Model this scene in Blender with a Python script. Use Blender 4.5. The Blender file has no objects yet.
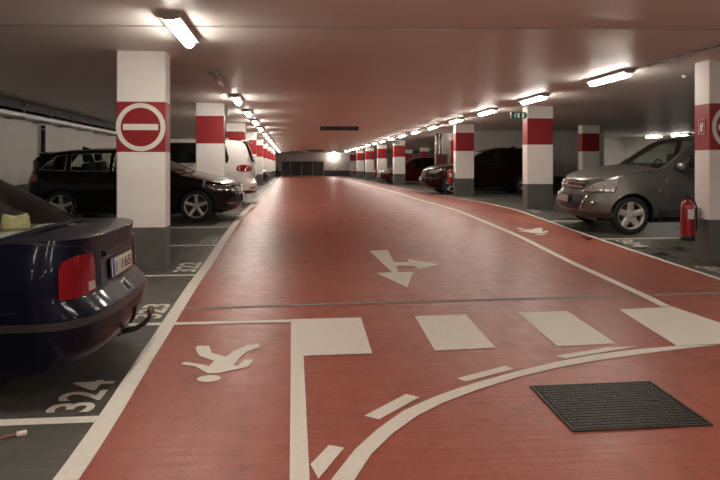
import bpy, bmesh, math, random
from mathutils import Vector, Matrix, geometry
random.seed(7)
C = bpy.context.scene.collection
SC = bpy.context.scene
PI = math.pi

# ------------------------------------------------------------------ camera, world, exposure
PSI = math.atan(68.5 / 660.0)
cam_data = bpy.data.cameras.new('camera')
cam_data.sensor_width = 36.0
cam_data.lens = 33.0
cam_data.shift_y = -73.5 / 720.0
cam_data.clip_start = 0.05
cam_data.clip_end = 300
cam = bpy.data.objects.new('camera', cam_data)
C.objects.link(cam)
cam.location = (0, 0, 1.34)
cam.rotation_euler = (PI / 2, 0, -PSI)
SC.camera = cam
world = bpy.data.worlds.new('world')
SC.world = world
world.use_nodes = True
world.node_tree.nodes['Background'].inputs[0].default_value = (0.02, 0.018, 0.016, 1)
world.node_tree.nodes['Background'].inputs[1].default_value = 0.1
SC.view_settings.view_transform = 'Standard'
SC.view_settings.look = 'None'
SC.view_settings.gamma = 1
SC.view_settings.use_curve_mapping = False
SC.view_settings.exposure = 0.08
LAMP_POWER = 70.0           # emission of the lit diffusers
LAMP_COL = (1.0, 0.915, 0.82)
try:
    SC.cycles.max_bounces = 8
    SC.cycles.diffuse_bounces = 5
    SC.cycles.glossy_bounces = 4
    SC.cycles.transparent_max_bounces = 12
    SC.cycles.sample_clamp_indirect = 6
    SC.cycles.use_light_tree = True
except Exception:
    pass

CEIL = 2.76


def pchip(P):
    xs = [p[0] for p in P]; ys = [p[1] for p in P]; n = len(P)
    if n == 1:
        return lambda x: ys[0]
    d = [(ys[i + 1] - ys[i]) / (xs[i + 1] - xs[i]) for i in range(n - 1)]
    m = [d[0]] + [0 if d[i - 1] * d[i] <= 0 else 2 * d[i - 1] * d[i] / (d[i - 1] + d[i]) for i in range(1, n - 1)] + [d[-1]]

    def f(x):
        if x <= xs[0]: return ys[0]
        if x >= xs[-1]: return ys[-1]
        i = 0
        while xs[i + 1] < x: i += 1
        h = xs[i + 1] - xs[i]; t = (x - xs[i]) / h
        return (2*t**3-3*t*t+1)*ys[i] + (t**3-2*t*t+t)*h*m[i] + (-2*t**3+3*t*t)*ys[i+1] + (t**3-t*t)*h*m[i+1]
    return f


def lin(P):
    def f(x):
        if x <= P[0][0]: return P[0][1]
        for a, b in zip(P, P[1:]):
            if x <= b[0]:
                return a[1] + (b[1] - a[1]) * (x - a[0]) / (b[0] - a[0])
        return P[-1][1]
    return f


# the floor climbs a gentle ramp from the foreground to the level part behind
FZ = pchip([(-30, -.01), (0, -.01), (5, .0), (8.25, .045), (11, .17), (13, .27), (15.05, .34), (17, .348), (80, .348)])


# ------------------------------------------------------------------ materials
class NT:
    def __init__(s, name):
        s.m = bpy.data.materials.new(name)
        s.m.use_nodes = True
        s.t = s.m.node_tree
        s.b = s.t.nodes['Principled BSDF']

    def n(s, typ, **kw):
        nd = s.t.nodes.new(typ)
        for k, v in kw.items():
            if k.startswith('i_'):
                nd.inputs[int(k[2:]) if k[2:].isdigit() else k[2:]].default_value = v
            else:
                setattr(nd, k, v)
        return nd

    def l(s, a, b):
        s.t.links.new(a, b)


MATS = {}


def simple(name, col, rough=.5, metal=0.0, coat=0.0, spec=None, alpha=None, emit=None, es=0):
    if name in MATS: return MATS[name]
    k = NT(name)
    k.b.inputs['Base Color'].default_value = (*col, 1)
    k.b.inputs['Roughness'].default_value = rough
    k.b.inputs['Metallic'].default_value = metal
    if coat:
        k.b.inputs['Coat Weight'].default_value = coat
        k.b.inputs['Coat Roughness'].default_value = .04
    if spec is not None: k.b.inputs['Specular IOR Level'].default_value = spec
    if emit:
        k.b.inputs['Emission Color'].default_value = (*emit, 1)
        k.b.inputs['Emission Strength'].default_value = es
    # a whisper of procedural variation on roughness
    tc = k.n('ShaderNodeTexCoord')
    nz = k.n('ShaderNodeTexNoise'); nz.inputs['Scale'].default_value = 9
    k.l(tc.outputs['Object'], nz.inputs['Vector'])
    mr = k.n('ShaderNodeMapRange')
    mr.inputs[3].default_value = max(0, rough - .04); mr.inputs[4].default_value = min(1, rough + .05)
    k.l(nz.outputs['Fac'], mr.inputs[0]); k.l(mr.outputs[0], k.b.inputs['Roughness'])
    MATS[name] = k.m
    return k.m


def noisy(name, c1, c2, scale=4, rough=(.4, .6), bump=.0, bscale=60, spots=None, stretch=(1, 1, 1), detail=6, spotscale=12, spotcut=.68, spec=None, coord='Object'):
    if name in MATS: return MATS[name]
    k = NT(name)
    if coord == 'World':
        g = k.n('ShaderNodeNewGeometry'); src = g.outputs['Position']
    else:
        tc = k.n('ShaderNodeTexCoord'); src = tc.outputs['Object']
    mp = k.n('ShaderNodeMapping'); mp.inputs['Scale'].default_value = stretch
    k.l(src, mp.inputs['Vector'])
    nz = k.n('ShaderNodeTexNoise'); nz.inputs['Scale'].default_value = scale; nz.inputs['Detail'].default_value = detail
    nz.inputs['Roughness'].default_value = .65
    k.l(mp.outputs[0], nz.inputs['Vector'])
    cr = k.n('ShaderNodeValToRGB')
    cr.color_ramp.elements[0].position = .35; cr.color_ramp.elements[0].color = (*c1, 1)
    cr.color_ramp.elements[1].position = .65; cr.color_ramp.elements[1].color = (*c2, 1)
    k.l(nz.outputs['Fac'], cr.inputs[0])
    out = cr.outputs[0]
    if spots:
        n2 = k.n('ShaderNodeTexNoise'); n2.inputs['Scale'].default_value = spotscale; n2.inputs['Detail'].default_value = 8
        n2.inputs['Roughness'].default_value = .7
        k.l(src, n2.inputs['Vector'])
        r2 = k.n('ShaderNodeValToRGB')
        r2.color_ramp.elements[0].position = spotcut; r2.color_ramp.elements[0].color = (0, 0, 0, 1)
        r2.color_ramp.elements[1].position = spotcut + .06; r2.color_ramp.elements[1].color = (1, 1, 1, 1)
        k.l(n2.outputs['Fac'], r2.inputs[0])
        mx = k.n('ShaderNodeMix', data_type='RGBA')
        mx.inputs[7].default_value = (*spots, 1)
        k.l(r2.outputs[0], mx.inputs[0]); k.l(out, mx.inputs[6])
        out = mx.outputs[2]
    k.l(out, k.b.inputs['Base Color'])
    mr = k.n('ShaderNodeMapRange'); mr.inputs[1].default_value = .3; mr.inputs[2].default_value = .7
    mr.inputs[3].default_value = rough[0]; mr.inputs[4].default_value = rough[1]
    k.l(nz.outputs['Fac'], mr.inputs[0]); k.l(mr.outputs[0], k.b.inputs['Roughness'])
    if spec is not None: k.b.inputs['Specular IOR Level'].default_value = spec
    if bump:
        n3 = k.n('ShaderNodeTexNoise'); n3.inputs['Scale'].default_value = bscale; n3.inputs['Detail'].default_value = 4
        k.l(mp.outputs[0], n3.inputs['Vector'])
        bp = k.n('ShaderNodeBump'); bp.inputs['Strength'].default_value = bump; bp.inputs['Distance'].default_value = .01
        k.l(n3.outputs['Fac'], bp.inputs['Height']); k.l(bp.outputs[0], k.b.inputs['Normal'])
    MATS[name] = k.m
    return k.m


def floor_mat(name, c1, c2, dark, light, rough):
    """worn floor coating: blotches, dark oily grime, pale scuffs, long faint tyre tracks"""
    k = NT(name)
    g = k.n('ShaderNodeNewGeometry'); src = g.outputs['Position']

    def noise(scale, detail=6, rgh=.6, vec=None, dist=0):
        n = k.n('ShaderNodeTexNoise')
        n.inputs['Scale'].default_value = scale; n.inputs['Detail'].default_value = detail
        n.inputs['Roughness'].default_value = rgh; n.inputs['Distortion'].default_value = dist
        k.l(vec or src, n.inputs['Vector'])
        return n.outputs['Fac']

    def ramp(fac, p0, p1):
        r = k.n('ShaderNodeMapRange'); r.inputs[1].default_value = p0; r.inputs[2].default_value = p1
        k.l(fac, r.inputs[0]); return r.outputs[0]

    def mix(fac, a, b, amount=1.0):
        m = k.n('ShaderNodeMix', data_type='RGBA')
        mm = k.n('ShaderNodeMath', operation='MULTIPLY'); mm.inputs[1].default_value = amount
        k.l(fac, mm.inputs[0]); k.l(mm.outputs[0], m.inputs[0])
        if isinstance(a, tuple): m.inputs[6].default_value = (*a, 1)
        else: k.l(a, m.inputs[6])
        if isinstance(b, tuple): m.inputs[7].default_value = (*b, 1)
        else: k.l(b, m.inputs[7])
        return m.outputs[2]
    big = noise(.8, 5, .6)
    col = mix(ramp(big, .35, .65), c1, c2)
    # brushed direction (cleaning machine) along the aisle
    mp = k.n('ShaderNodeMapping'); mp.inputs['Scale'].default_value = (6, .35, 1)
    mp.inputs['Rotation'].default_value = (0, 0, .05)
    k.l(src, mp.inputs['Vector'])
    tr = noise(1.6, 5, .6, mp.outputs[0], .4)
    col = mix(ramp(tr, .5, .75), col, dark, .30)
    mp2 = k.n('ShaderNodeMapping'); mp2.inputs['Scale'].default_value = (.5, 7, 1)
    k.l(src, mp2.inputs['Vector'])
    tr2 = noise(1.3, 6, .65, mp2.outputs[0], .5)
    col = mix(ramp(tr2, .52, .75), col, dark, .10)
    fine = noise(30, 8, .8)
    col = mix(ramp(fine, .42, .78), col, light, .34)
    mid = noise(5.5, 8, .75, None, .4)
    col = mix(ramp(mid, .50, .72), col, dark, .28)
    # pale tyre scuffs running aslant
    mp3 = k.n('ShaderNodeMapping'); mp3.inputs['Scale'].default_value = (9, .7, 1); mp3.inputs['Rotation'].default_value = (0, 0, -.75)
    k.l(src, mp3.inputs['Vector'])
    sc_ = noise(2.0, 6, .6, mp3.outputs[0], .6)
    col = mix(ramp(sc_, .60, .72), col, light, .28)
    speck = noise(34, 4, .65)
    col = mix(ramp(speck, .665, .70), col, (.012, .010, .009), .7)
    stain = noise(2.3, 8, .72, None, .8)
    col = mix(ramp(stain, .58, .72), col, dark, .8)
    # hairline cracks: thin contour lines of a noise field, only here and there
    cn = noise(.9, 9, .62, None, .3)
    cs = k.n('ShaderNodeMath', operation='SUBTRACT'); cs.inputs[1].default_value = .5; k.l(cn, cs.inputs[0])
    ca = k.n('ShaderNodeMath', operation='ABSOLUTE'); k.l(cs.outputs[0], ca.inputs[0])
    cr_ = k.n('ShaderNodeMapRange'); cr_.inputs[1].default_value = .0; cr_.inputs[2].default_value = .0022; cr_.inputs[3].default_value = 1; cr_.inputs[4].default_value = 0
    k.l(ca.outputs[0], cr_.inputs[0])
    cm = k.n('ShaderNodeMath', operation='MULTIPLY'); k.l(cr_.outputs[0], cm.inputs[0]); k.l(ramp(noise(.5, 2), .5, .62), cm.inputs[1])
    col = mix(cm.outputs[0], col, dark, .55)
    k.l(col, k.b.inputs['Base Color'])
    r = k.n('ShaderNodeMapRange'); r.inputs[1].default_value = .3; r.inputs[2].default_value = .7
    r.inputs[3].default_value = rough[0]; r.inputs[4].default_value = rough[1]
    k.l(mid, r.inputs[0]); k.l(r.outputs[0], k.b.inputs['Roughness'])
    bp = k.n('ShaderNodeBump'); bp.inputs['Strength'].default_value = .16; bp.inputs['Distance'].default_value = .01
    n3 = noise(55, 4, .6)
    k.l(n3, bp.inputs['Height'])
    bp2 = k.n('ShaderNodeBump'); bp2.inputs['Strength'].default_value = .12; bp2.inputs['Distance'].default_value = .03
    k.l(noise(2.2, 3, .5, mp2.outputs[0]), bp2.inputs['Height'])
    k.l(bp.outputs[0], bp2.inputs['Normal'])
    k.l(bp2.outputs[0], k.b.inputs['Normal'])
    k.b.inputs['Specular IOR Level'].default_value = .30
    MATS[name] = k.m
    return k.m


M_RED_FLOOR = floor_mat('red_floor_coating', (.305, .080, .053), (.37, .106, .070), (.12, .042, .031), (.43, .18, .13), (.29, .45))
M_GREY_FLOOR = floor_mat('grey_floor_coating', (.090, .087, .074), (.122, .117, .100), (.028, .026, .022), (.18, .17, .14), (.28, .46))
M_LINE = noisy('worn_white_road_paint', (.70, .66, .57), (.78, .74, .65), 22, (.45, .65), .1, 70, (.30, .20, .16), spotscale=38, spotcut=.66, coord='World')
M_LINE_FAINT = noisy('faded_white_road_paint', (.36, .34, .29), (.50, .47, .40), 6, (.45, .65), .1, 70, (.12, .11, .10), spotscale=24, spotcut=.56, coord='World')
M_CEIL = noisy('painted_concrete_ceiling', (.68, .645, .595), (.75, .71, .66), 1.6, (.40, .55), .35, 14, (.52, .48, .44), stretch=(.25, 3.5, 1), spotscale=7, spotcut=.64, coord='World')
M_WALL = noisy('painted_concrete_wall', (.55, .52, .48), (.64, .60, .56), 2.2, (.6, .8), .2, 30, (.48, .45, .41), spotscale=6, spotcut=.66, coord='World')
M_DADO = noisy('dark_grey_wall_paint', (.055, .054, .048), (.075, .073, .065), 5, (.5, .65), .1, 60, coord='World')
M_PWHITE = noisy('white_pillar_paint', (.80, .765, .71), (.85, .815, .76), 3, (.5, .65), .12, 70, (.60, .55, .49), spotscale=20, spotcut=.72, coord='World')
M_PRED = noisy('red_pillar_paint', (.27, .013, .017), (.31, .017, .021), 5, (.42, .55), .06, 60, coord='World')
M_PGREY = noisy('grey_pillar_paint', (.095, .093, .083), (.120, .117, .104), 4, (.5, .65), .1, 60, (.09, .088, .08), spotscale=15, spotcut=.66, coord='World')
M_JOINT = noisy('grey_joint_sealant', (.13, .12, .10), (.27, .25, .215), 30, (.5, .7), .4, 60, coord='World')
M_TYRE = simple('tyre_rubber', (.016, .016, .016), .75)
M_BLACK = simple('black_plastic', (.014, .014, .014), .42)
M_DARKIN = simple('dark_interior_fabric', (.02, .02, .022), .85)
M_ALLOY = simple('alloy_metal', (.66, .65, .62), .30, .45)
M_ALLOYD = simple('dark_alloy_metal', (.16, .16, .16), .35, .85)
M_CHROME = simple('chrome', (.80, .79, .77), .08, 1.0)
M_STEEL = simple('galvanised_steel', (.42, .42, .41), .38, .9)
M_BRAKE = simple('brake_iron', (.10, .095, .09), .5, .8)
M_REDLENS = simple('red_lens', (.20, .006, .010), .12, 0, .5)
M_DREDLENS = simple('deep_red_lens', (.20, .006, .010), .08, 0, 1)
M_CLEARLENS = simple('clear_lens', (.40, .385, .36), .10, .35, 1)
M_AMBER = simple('amber_lens', (.55, .22, .06), .12, 0, 1)
M_WHITEP = simple('white_plate', (.70, .68, .62), .4)
M_BLUE = simple('blue_plate_band', (.02, .05, .35), .4)
M_SIGNW = simple('sign_white', (.76, .72, .66), .45)
M_SIGNR = simple('sign_red', (.26, .010, .015), .4)
M_GREEN = simple('exit_sign_green', (.0, .085, .035), .4, emit=(.0, .30, .13), es=.05)
M_SIGNLIT = simple('lit_sign_white', (.7, .75, .7), .4, emit=(.8, 1, .9), es=.15)
M_EXT = simple('red_enamel', (.30, .010, .013), .25, 0, .6)
M_STRAW = noisy('straw_weave', (.50, .41, .19), (.78, .67, .36), 60, (.7, .85), .5, 90)
M_SHUT = noisy('shutter_grey', (.075, .074, .066), (.10, .098, .088), 3, (.5, .6), .1, 30, coord='World')
M_FRAME = simple('light_grey_frame', (.40, .39, .37), .5, .3)
M_LAMPH = simple('lamp_housing_grey', (.42, .41, .39), .5)


def lamp_mat(name, col, st):
    k = NT(name)
    k.b.inputs['Base Color'].default_value = (.8, .8, .8, 1)
    k.b.inputs['Emission Color'].default_value = (*col, 1)
    k.b.inputs['Emission Strength'].default_value = st
    MATS[name] = k.m
    return k.m


M_LAMP = lamp_mat('lit_diffuser', LAMP_COL, LAMP_POWER)
M_LAMPW = lamp_mat('lit_bulkhead_lens', (1, .95, .86), 32.0)
M_LAMPF = lamp_mat('lit_fluorescent_diffuser', (1, .95, .86), LAMP_POWER * .55)


def thin_glass(name, tint, dens=1.0):
    k = NT(name)
    t = k.t; t.nodes.remove(k.b)
    out = [n for n in t.nodes if n.type == 'OUTPUT_MATERIAL'][0]
    tr = k.n('ShaderNodeBsdfTransparent'); tr.inputs[0].default_value = (*tint, 1)
    gl = k.n('ShaderNodeBsdfGlossy'); gl.inputs['Roughness'].default_value = .03
    gl.inputs[0].default_value = (.8, .8, .8, 1)
    lw = k.n('ShaderNodeLayerWeight'); lw.inputs[0].default_value = .5      # facing = 1 - |cos|
    pw = k.n('ShaderNodeMath', operation='POWER'); pw.inputs[1].default_value = 4.5
    fr = k.n('ShaderNodeMath', operation='MULTIPLY_ADD'); fr.inputs[1].default_value = .75 * dens; fr.inputs[2].default_value = .05 * dens
    k.l(lw.outputs['Facing'], pw.inputs[0]); k.l(pw.outputs[0], fr.inputs[0])
    mx = k.n('ShaderNodeMixShader')
    k.l(fr.outputs[0], mx.inputs[0]); k.l(tr.outputs[0], mx.inputs[1]); k.l(gl.outputs[0], mx.inputs[2])
    k.l(mx.outputs[0], out.inputs[0])
    MATS[name] = k.m
    return k.m


M_GLASS = thin_glass('clear_car_glass', (.68, .74, .70))
M_TINT = thin_glass('tinted_car_glass', (.10, .13, .12))
M_PRIV = thin_glass('dark_privacy_glass', (.02, .022, .02), .25)
M_LENSCOVER = thin_glass('clear_plastic_cover', (.85, .85, .83))


# ------------------------------------------------------------------ object helpers
def tag(o, label, cat, group=None, kind=None):
    if label: o['label'] = label
    if cat: o['category'] = cat
    if group: o['group'] = group
    if kind: o['kind'] = kind
    return o


def empty(name, loc=(0, 0, 0), rot=(0, 0, 0)):
    o = bpy.data.objects.new(name, None)
    o.empty_display_size = .1
    C.objects.link(o); o.location = loc; o.rotation_euler = rot
    return o


class MB:
    """collects geometry for one mesh"""
    def __init__(s):
        s.v = []; s.f = []; s.mi = []; s.sm = []

    def add(s, vs, fs, mi=0, smooth=False):
        o = len(s.v)
        s.v += [tuple(v) for v in vs]
        for f in fs:
            s.f.append([i + o for i in f]); s.mi.append(mi); s.sm.append(smooth)
        return s

    def box(s, c, d, mi=0, mat=None, bev=0):
        x, y, z = d[0] / 2, d[1] / 2, d[2] / 2
        if bev:
            b = min(bev, x * .9, y * .9, z * .9)
            bm = bmesh.new()
            bmesh.ops.create_cube(bm, size=1)
            for v in bm.verts: v.co = Vector((v.co.x * 2 * x, v.co.y * 2 * y, v.co.z * 2 * z))
            bmesh.ops.bevel(bm, geom=bm.edges[:], offset=b, segments=2, affect='EDGES', profile=.7)
            bm.verts.index_update()
            vs = [v.co.copy() for v in bm.verts]; fs = [[v.index for v in f.verts] for f in bm.faces]
            bm.free()
        else:
            vs = [Vector((i * x, j * y, k * z)) for i in (-1, 1) for j in (-1, 1) for k in (-1, 1)]
            fs = [(0, 1, 3, 2), (4, 6, 7, 5), (0, 4, 5, 1), (2, 3, 7, 6), (0, 2, 6, 4), (1, 5, 7, 3)]
        if mat is not None: vs = [mat @ v for v in vs]
        c = Vector(c)
        return s.add([v + c for v in vs], fs, mi, bool(bev))

    def tube(s, pts, r, n=10, mi=0, caps=True):
        pts = [Vector(p) for p in pts]
        rs = r if isinstance(r, (list, tuple)) else [r] * len(pts)
        vs = []; fs = []
        up = None
        for i, p in enumerate(pts):
            d = (pts[min(i + 1, len(pts) - 1)] - pts[max(i - 1, 0)]).normalized()
            if up is None:
                up = Vector((0, 0, 1)) if abs(d.z) < .9 else Vector((1, 0, 0))
            a = d.cross(up).normalized(); b = a.cross(d).normalized(); up = b
            for k in range(n):
                t = 2 * PI * k / n
                vs.append(p + a * math.cos(t) * rs[i] + b * math.sin(t) * rs[i])
        for i in range(len(pts) - 1):
            for k in range(n):
                fs.append((i * n + k, i * n + (k + 1) % n, (i + 1) * n + (k + 1) % n, (i + 1) * n + k))
        if caps:
            fs.append(list(range(n))[::-1]); fs.append([(len(pts) - 1) * n + k for k in range(n)])
        return s.add(vs, fs, mi, True)

    def lathe(s, prof, n=32, axis='z', c=(0, 0, 0), mi=0, a0=0, a1=2 * PI):
        """prof: list of (radius, height)"""
        vs = []; fs = []; full = abs(a1 - a0 - 2 * PI) < 1e-6
        m = n if full else n + 1
        for (r, h) in prof:
            for k in range(m):
                t = a0 + (a1 - a0) * k / n
                x, y = r * math.cos(t), r * math.sin(t)
                p = (x, y, h) if axis == 'z' else ((x, h, y) if axis == 'y' else (h, x, y))
                vs.append((p[0] + c[0], p[1] + c[1], p[2] + c[2]))
        for i in range(len(prof) - 1):
            for k in range(n if full else n):
                k2 = (k + 1) % m if full else k + 1
                fs.append((i * m + k, i * m + k2, (i + 1) * m + k2, (i + 1) * m + k))
        return s.add(vs, fs, mi, True)

    def grid(s, P, mi=0, smooth=True):
        n = len(P[0]); vs = [p for row in P for p in row]; fs = []
        for i in range(len(P) - 1):
            for j in range(n - 1):
                fs.append((i * n + j, i * n + j + 1, (i + 1) * n + j + 1, (i + 1) * n + j))
        return s.add(vs, fs, mi, smooth)

    def prism(s, poly, z0, z1, mi=0):
        n = len(poly)
        vs = [(x, y, z0) for x, y in poly] + [(x, y, z1) for x, y in poly]
        fs = [list(range(n))[::-1], [n + i for i in range(n)]] + [(i, (i + 1) % n, n + (i + 1) % n, n + i) for i in range(n)]
        return s.add(vs, fs, mi)

    def build(s, name, mats, parent=None, sharp=None):
        me = bpy.data.meshes.new(name)
        me.from_pydata(s.v, [], s.f)
        if not isinstance(mats, (list, tuple)): mats = [mats]
        for m in mats: me.materials.append(m)
        me.polygons.foreach_set('material_index', s.mi)
        me.polygons.foreach_set('use_smooth', s.sm)
        me.update()
        if sharp:
            try: me.set_sharp_from_angle(angle=math.radians(sharp))
            except Exception: pass
        o = bpy.data.objects.new(name, me)
        C.objects.link(o)
        if parent is not None: o.parent = parent
        return o


def copy_tree(o, parent=None):
    c = o.copy(); C.objects.link(c)
    if parent is not None: c.parent = parent
    for ch in list(o.children): copy_tree(ch, c)
    return c


def inpoly(x, y, P):
    r = False; n = len(P); j = n - 1
    for i in range(n):
        xi, yi = P[i]; xj, yj = P[j]
        if (yi > y) != (yj > y) and x < (xj - xi) * (y - yi) / (yj - yi) + xi: r = not r
        j = i
    return r


def densify(P, st, closed=True):
    out = []
    n = len(P)
    for i in range(n if closed else n - 1):
        a = P[i]; b = P[(i + 1) % n]
        d = math.hypot(b[0] - a[0], b[1] - a[1]); k = max(1, int(math.ceil(d / st)))
        for j in range(k): out.append((a[0] + (b[0] - a[0]) * j / k, a[1] + (b[1] - a[1]) * j / k))
    if not closed: out.append(P[-1])
    return out


def cdt(outer, holes=(), sx=.08, sy=.08, edge=.06):
    outer = densify(outer, edge); holes = [densify(h, edge) for h in holes]
    V = []; E = []
    for lp in [outer] + holes:
        b = len(V); V += lp
        E += [(b + i, b + (i + 1) % len(lp)) for i in range(len(lp))]
    x0 = min(p[0] for p in outer); x1 = max(p[0] for p in outer); y0 = min(p[1] for p in outer); y1 = max(p[1] for p in outer)
    B = V[:]
    nx = int((x1 - x0) / sx); ny = int((y1 - y0) / sy)
    for i in range(1, nx + 1):
        for j in range(1, ny + 1):
            x = x0 + (x1 - x0) * i / (nx + 1); y = y0 + (y1 - y0) * j / (ny + 1)
            if inpoly(x, y, outer) and not any(inpoly(x, y, h) for h in holes):
                dm = min(min(sx, sy) * .5, .03)
                if all(abs(x - p[0]) + abs(y - p[1]) > dm for p in B): V.append((x, y))
    r = geometry.delaunay_2d_cdt([Vector(p) for p in V], E, [], 0, 1e-6)
    vs = [(v.x, v.y) for v in r[0]]; fs = []
    for f in r[2]:
        cx = sum(vs[i][0] for i in f) / len(f); cy = sum(vs[i][1] for i in f) / len(f)
        if inpoly(cx, cy, outer) and not any(inpoly(cx, cy, h) for h in holes): fs.append(list(f))
    return vs, fs


# ------------------------------------------------------------------ the setting
LX = pchip([(-14, -.96), (3, -.963), (5, -1.02), (8, -1.085), (10.5, -1.085), (13, -1.05), (17, -.995), (60, -.985)])
LW = pchip([(-14, .11), (3, .11), (9, .12), (60, .13)])
RXP = [(-14, 4.3), (5, 4.75), (7, 4.95), (9, 5.06), (11, 5.04), (13, 5.08), (15, 5.16), (18, 5.22), (22, 5.14), (26, 5.08), (30, 5.0), (68, 4.95)]
RX = pchip(RXP)
XW0, XW1, YB, YE = -6.15, 22.0, -14.0, 68.0
rows = []
y = YB
while y < YE - 1e-6:
    rows.append(y); y += .5 if 3 < y < 19 else 1.0
rows.append(YE)


def strip(name, fa, fb, mat, n, label=None):
    m = MB()
    m.grid([[(fa(y) + (fb(y) - fa(y)) * i / n, y, FZ(y)) for i in range(n + 1)] for y in rows], 0, True)
    o = m.build(name, mat); o['kind'] = 'structure'
    return o


strip('floor_left', lambda y: XW0, LX, M_GREY_FLOOR, 6)
strip('floor', LX, RX, M_RED_FLOOR, 8)
strip('floor_right', RX, lambda y: XW1, M_GREY_FLOOR, 14)

m = MB(); m.box(((XW0 + XW1) / 2, (YB + YE) / 2, CEIL + .15), (XW1 - XW0 + .6, YE - YB + .6, .3))
o = m.build('ceiling', M_CEIL); o['kind'] = 'structure'


def wall(name, p0, p1, face, z0=-.05, dado=True, th=.2, dz=.588):
    """wall with a dark grey painted foot; face = inward normal (x,y)"""
    m = MB()
    (xa, ya), (xb, yb) = p0, p1
    n = 30 if abs(yb - ya) > 5 else 1
    for k in range(n):
        a = (xa + (xb - xa) * k / n, ya + (yb - ya) * k / n); b = (xa + (xb - xa) * (k + 1) / n, ya + (yb - ya) * (k + 1) / n)
        za = FZ(a[1]) + dz; zb = FZ(b[1]) + dz
        ox, oy = -face[0] * th, -face[1] * th
        vs = []
        for (p, zm) in ((a, za), (b, zb)):
            for (dx, dy) in ((0, 0), (ox, oy)):
                vs += [(p[0] + dx, p[1] + dy, z0), (p[0] + dx, p[1] + dy, zm), (p[0] + dx, p[1] + dy, CEIL + .02)]
        # a-in 0,1,2  a-out 3,4,5  b-in 6,7,8  b-out 9,10,11
        m.add(vs, [(0, 1, 7, 6), (3, 9, 10, 4)], 1)
        m.add(vs, [(1, 2, 8, 7), (4, 10, 11, 5)], 0)
        if k == 0: m.add(vs, [(0, 3, 4, 1)], 1).add(vs, [(1, 4, 5, 2)], 0)
        if k == n - 1: m.add(vs, [(6, 7, 10, 9)], 1).add(vs, [(7, 8, 11, 10)], 0)
    o = m.build(name, [M_WALL, M_DADO if dado else M_WALL]); o['kind'] = 'structure'
    return o


wall('wall_left', (XW0, YB), (XW0, YE), (1, 0))
wall('wall_right', (XW1, YB), (XW1, YE), (-1, 0))
wall('wall_back', (XW0, YE), (XW1, YE), (0, -1))
wall('wall_front', (XW0, YB), (XW1, YB), (0, 1))
# stair core on the right
wall('wall_core_bays', (7.2, 25.6), (12.6, 25.6), (0, -1))
wall('wall_core_far_bays', (12.61, 31.0), (XW1, 31.0), (0, -1))
wall('wall_core_inner', (12.6, 25.81), (12.6, 31.0), (1, 0))
wall('wall_core_side', (7.2, 25.81), (7.2, 28.3), (-1, 0))
wall('wall_core_door', (6.55, 28.3), (7.2, 28.3), (0, -1))
wall('wall_core_aisle', (6.55, 28.51), (6.55, 30.0), (-1, 0))
wall('wall_core_end', (6.55, 30.0), (12.6, 30.0), (0, 1))

# expansion joint across the slab, on the floor and on the ceiling
def floor_poly(name, poly, mat, dz=.003, st=.12, holes=()):
    vs, fs = cdt(poly, holes, st, st, st)
    m = MB(); m.add([(x, y, FZ(y) + dz) for x, y in vs], fs, 0, False)
    return m.build(name, mat)


xs_ = [XW0 + .01 + (XW1 - XW0 - .02) * i / 120 for i in range(121)]
jy = lambda x: 6.345 + .03 * x + .006 * math.sin(x * 3.1)
o = floor_poly('trim_floor_joint', [(x, jy(x) - .04 - .010 * math.sin(x * 9) - .006 * math.sin(x * 23)) for x in xs_] + [(x, jy(x) + .042 + .007 * math.sin(x * 13)) for x in reversed(xs_)], M_JOINT, .0025, 1.0)
o['kind'] = 'structure'
m = MB()
for x0, x1, w in ((XW0 + .45, .4, .03), (.4, 4.6, .02), (4.6, 9.0, .035), (9, XW1, .02)):
    xm = (x0 + x1) / 2; m.box((xm, 6.73 - .078 * xm, CEIL - .004), (x1 - x0, w, .012), mat=Matrix.Rotation(math.atan(-.078), 3, 'Z'))
o = m.build('trim_ceiling_joint', simple('dark_ceiling_joint', (.33, .30, .27), .7)); o['kind'] = 'structure'

# ------------------------------------------------------------------ floor markings
def mark(name, poly, label, group=None, mat=M_LINE, dz=.004, st=.15, cat='floor marking'):
    o = floor_poly(name, poly, mat, dz, st)
    return tag(o, label, cat, group)


def ribbon(f, y0, y1, w, n=140):
    ys = [y0 + (y1 - y0) * i / n for i in range(n + 1)]
    wf = w if callable(w) else (lambda y: w)
    return [(f(y) - wf(y) / 2, y) for y in ys] + [(f(y) + wf(y) / 2, y) for y in reversed(ys)]


mark('lane_line', ribbon(LX, 2.0, 66, LW, 220), 'long straight white line between the red lane and the left grey parking bays', st=1)
IL = pchip([(4.9, 3.30), (5.5, 3.46), (6.24, 3.58), (7, 3.64), (9, 3.76), (10.8, 3.82), (13, 3.765), (15, 3.745), (17, 3.76), (19.3, 3.79), (24, 3.93), (30, 4.0), (66, 4.0)])
mark('lane_line', ribbon(IL, 5.93, 66, .10), 'curving white line inside the red floor marking off the right walkway', st=1)
mark('lane_line', ribbon(RX, 2.0, 66, .07), 'thin white line at the outer edge of the red walkway beside the right bays', st=1)

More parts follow.
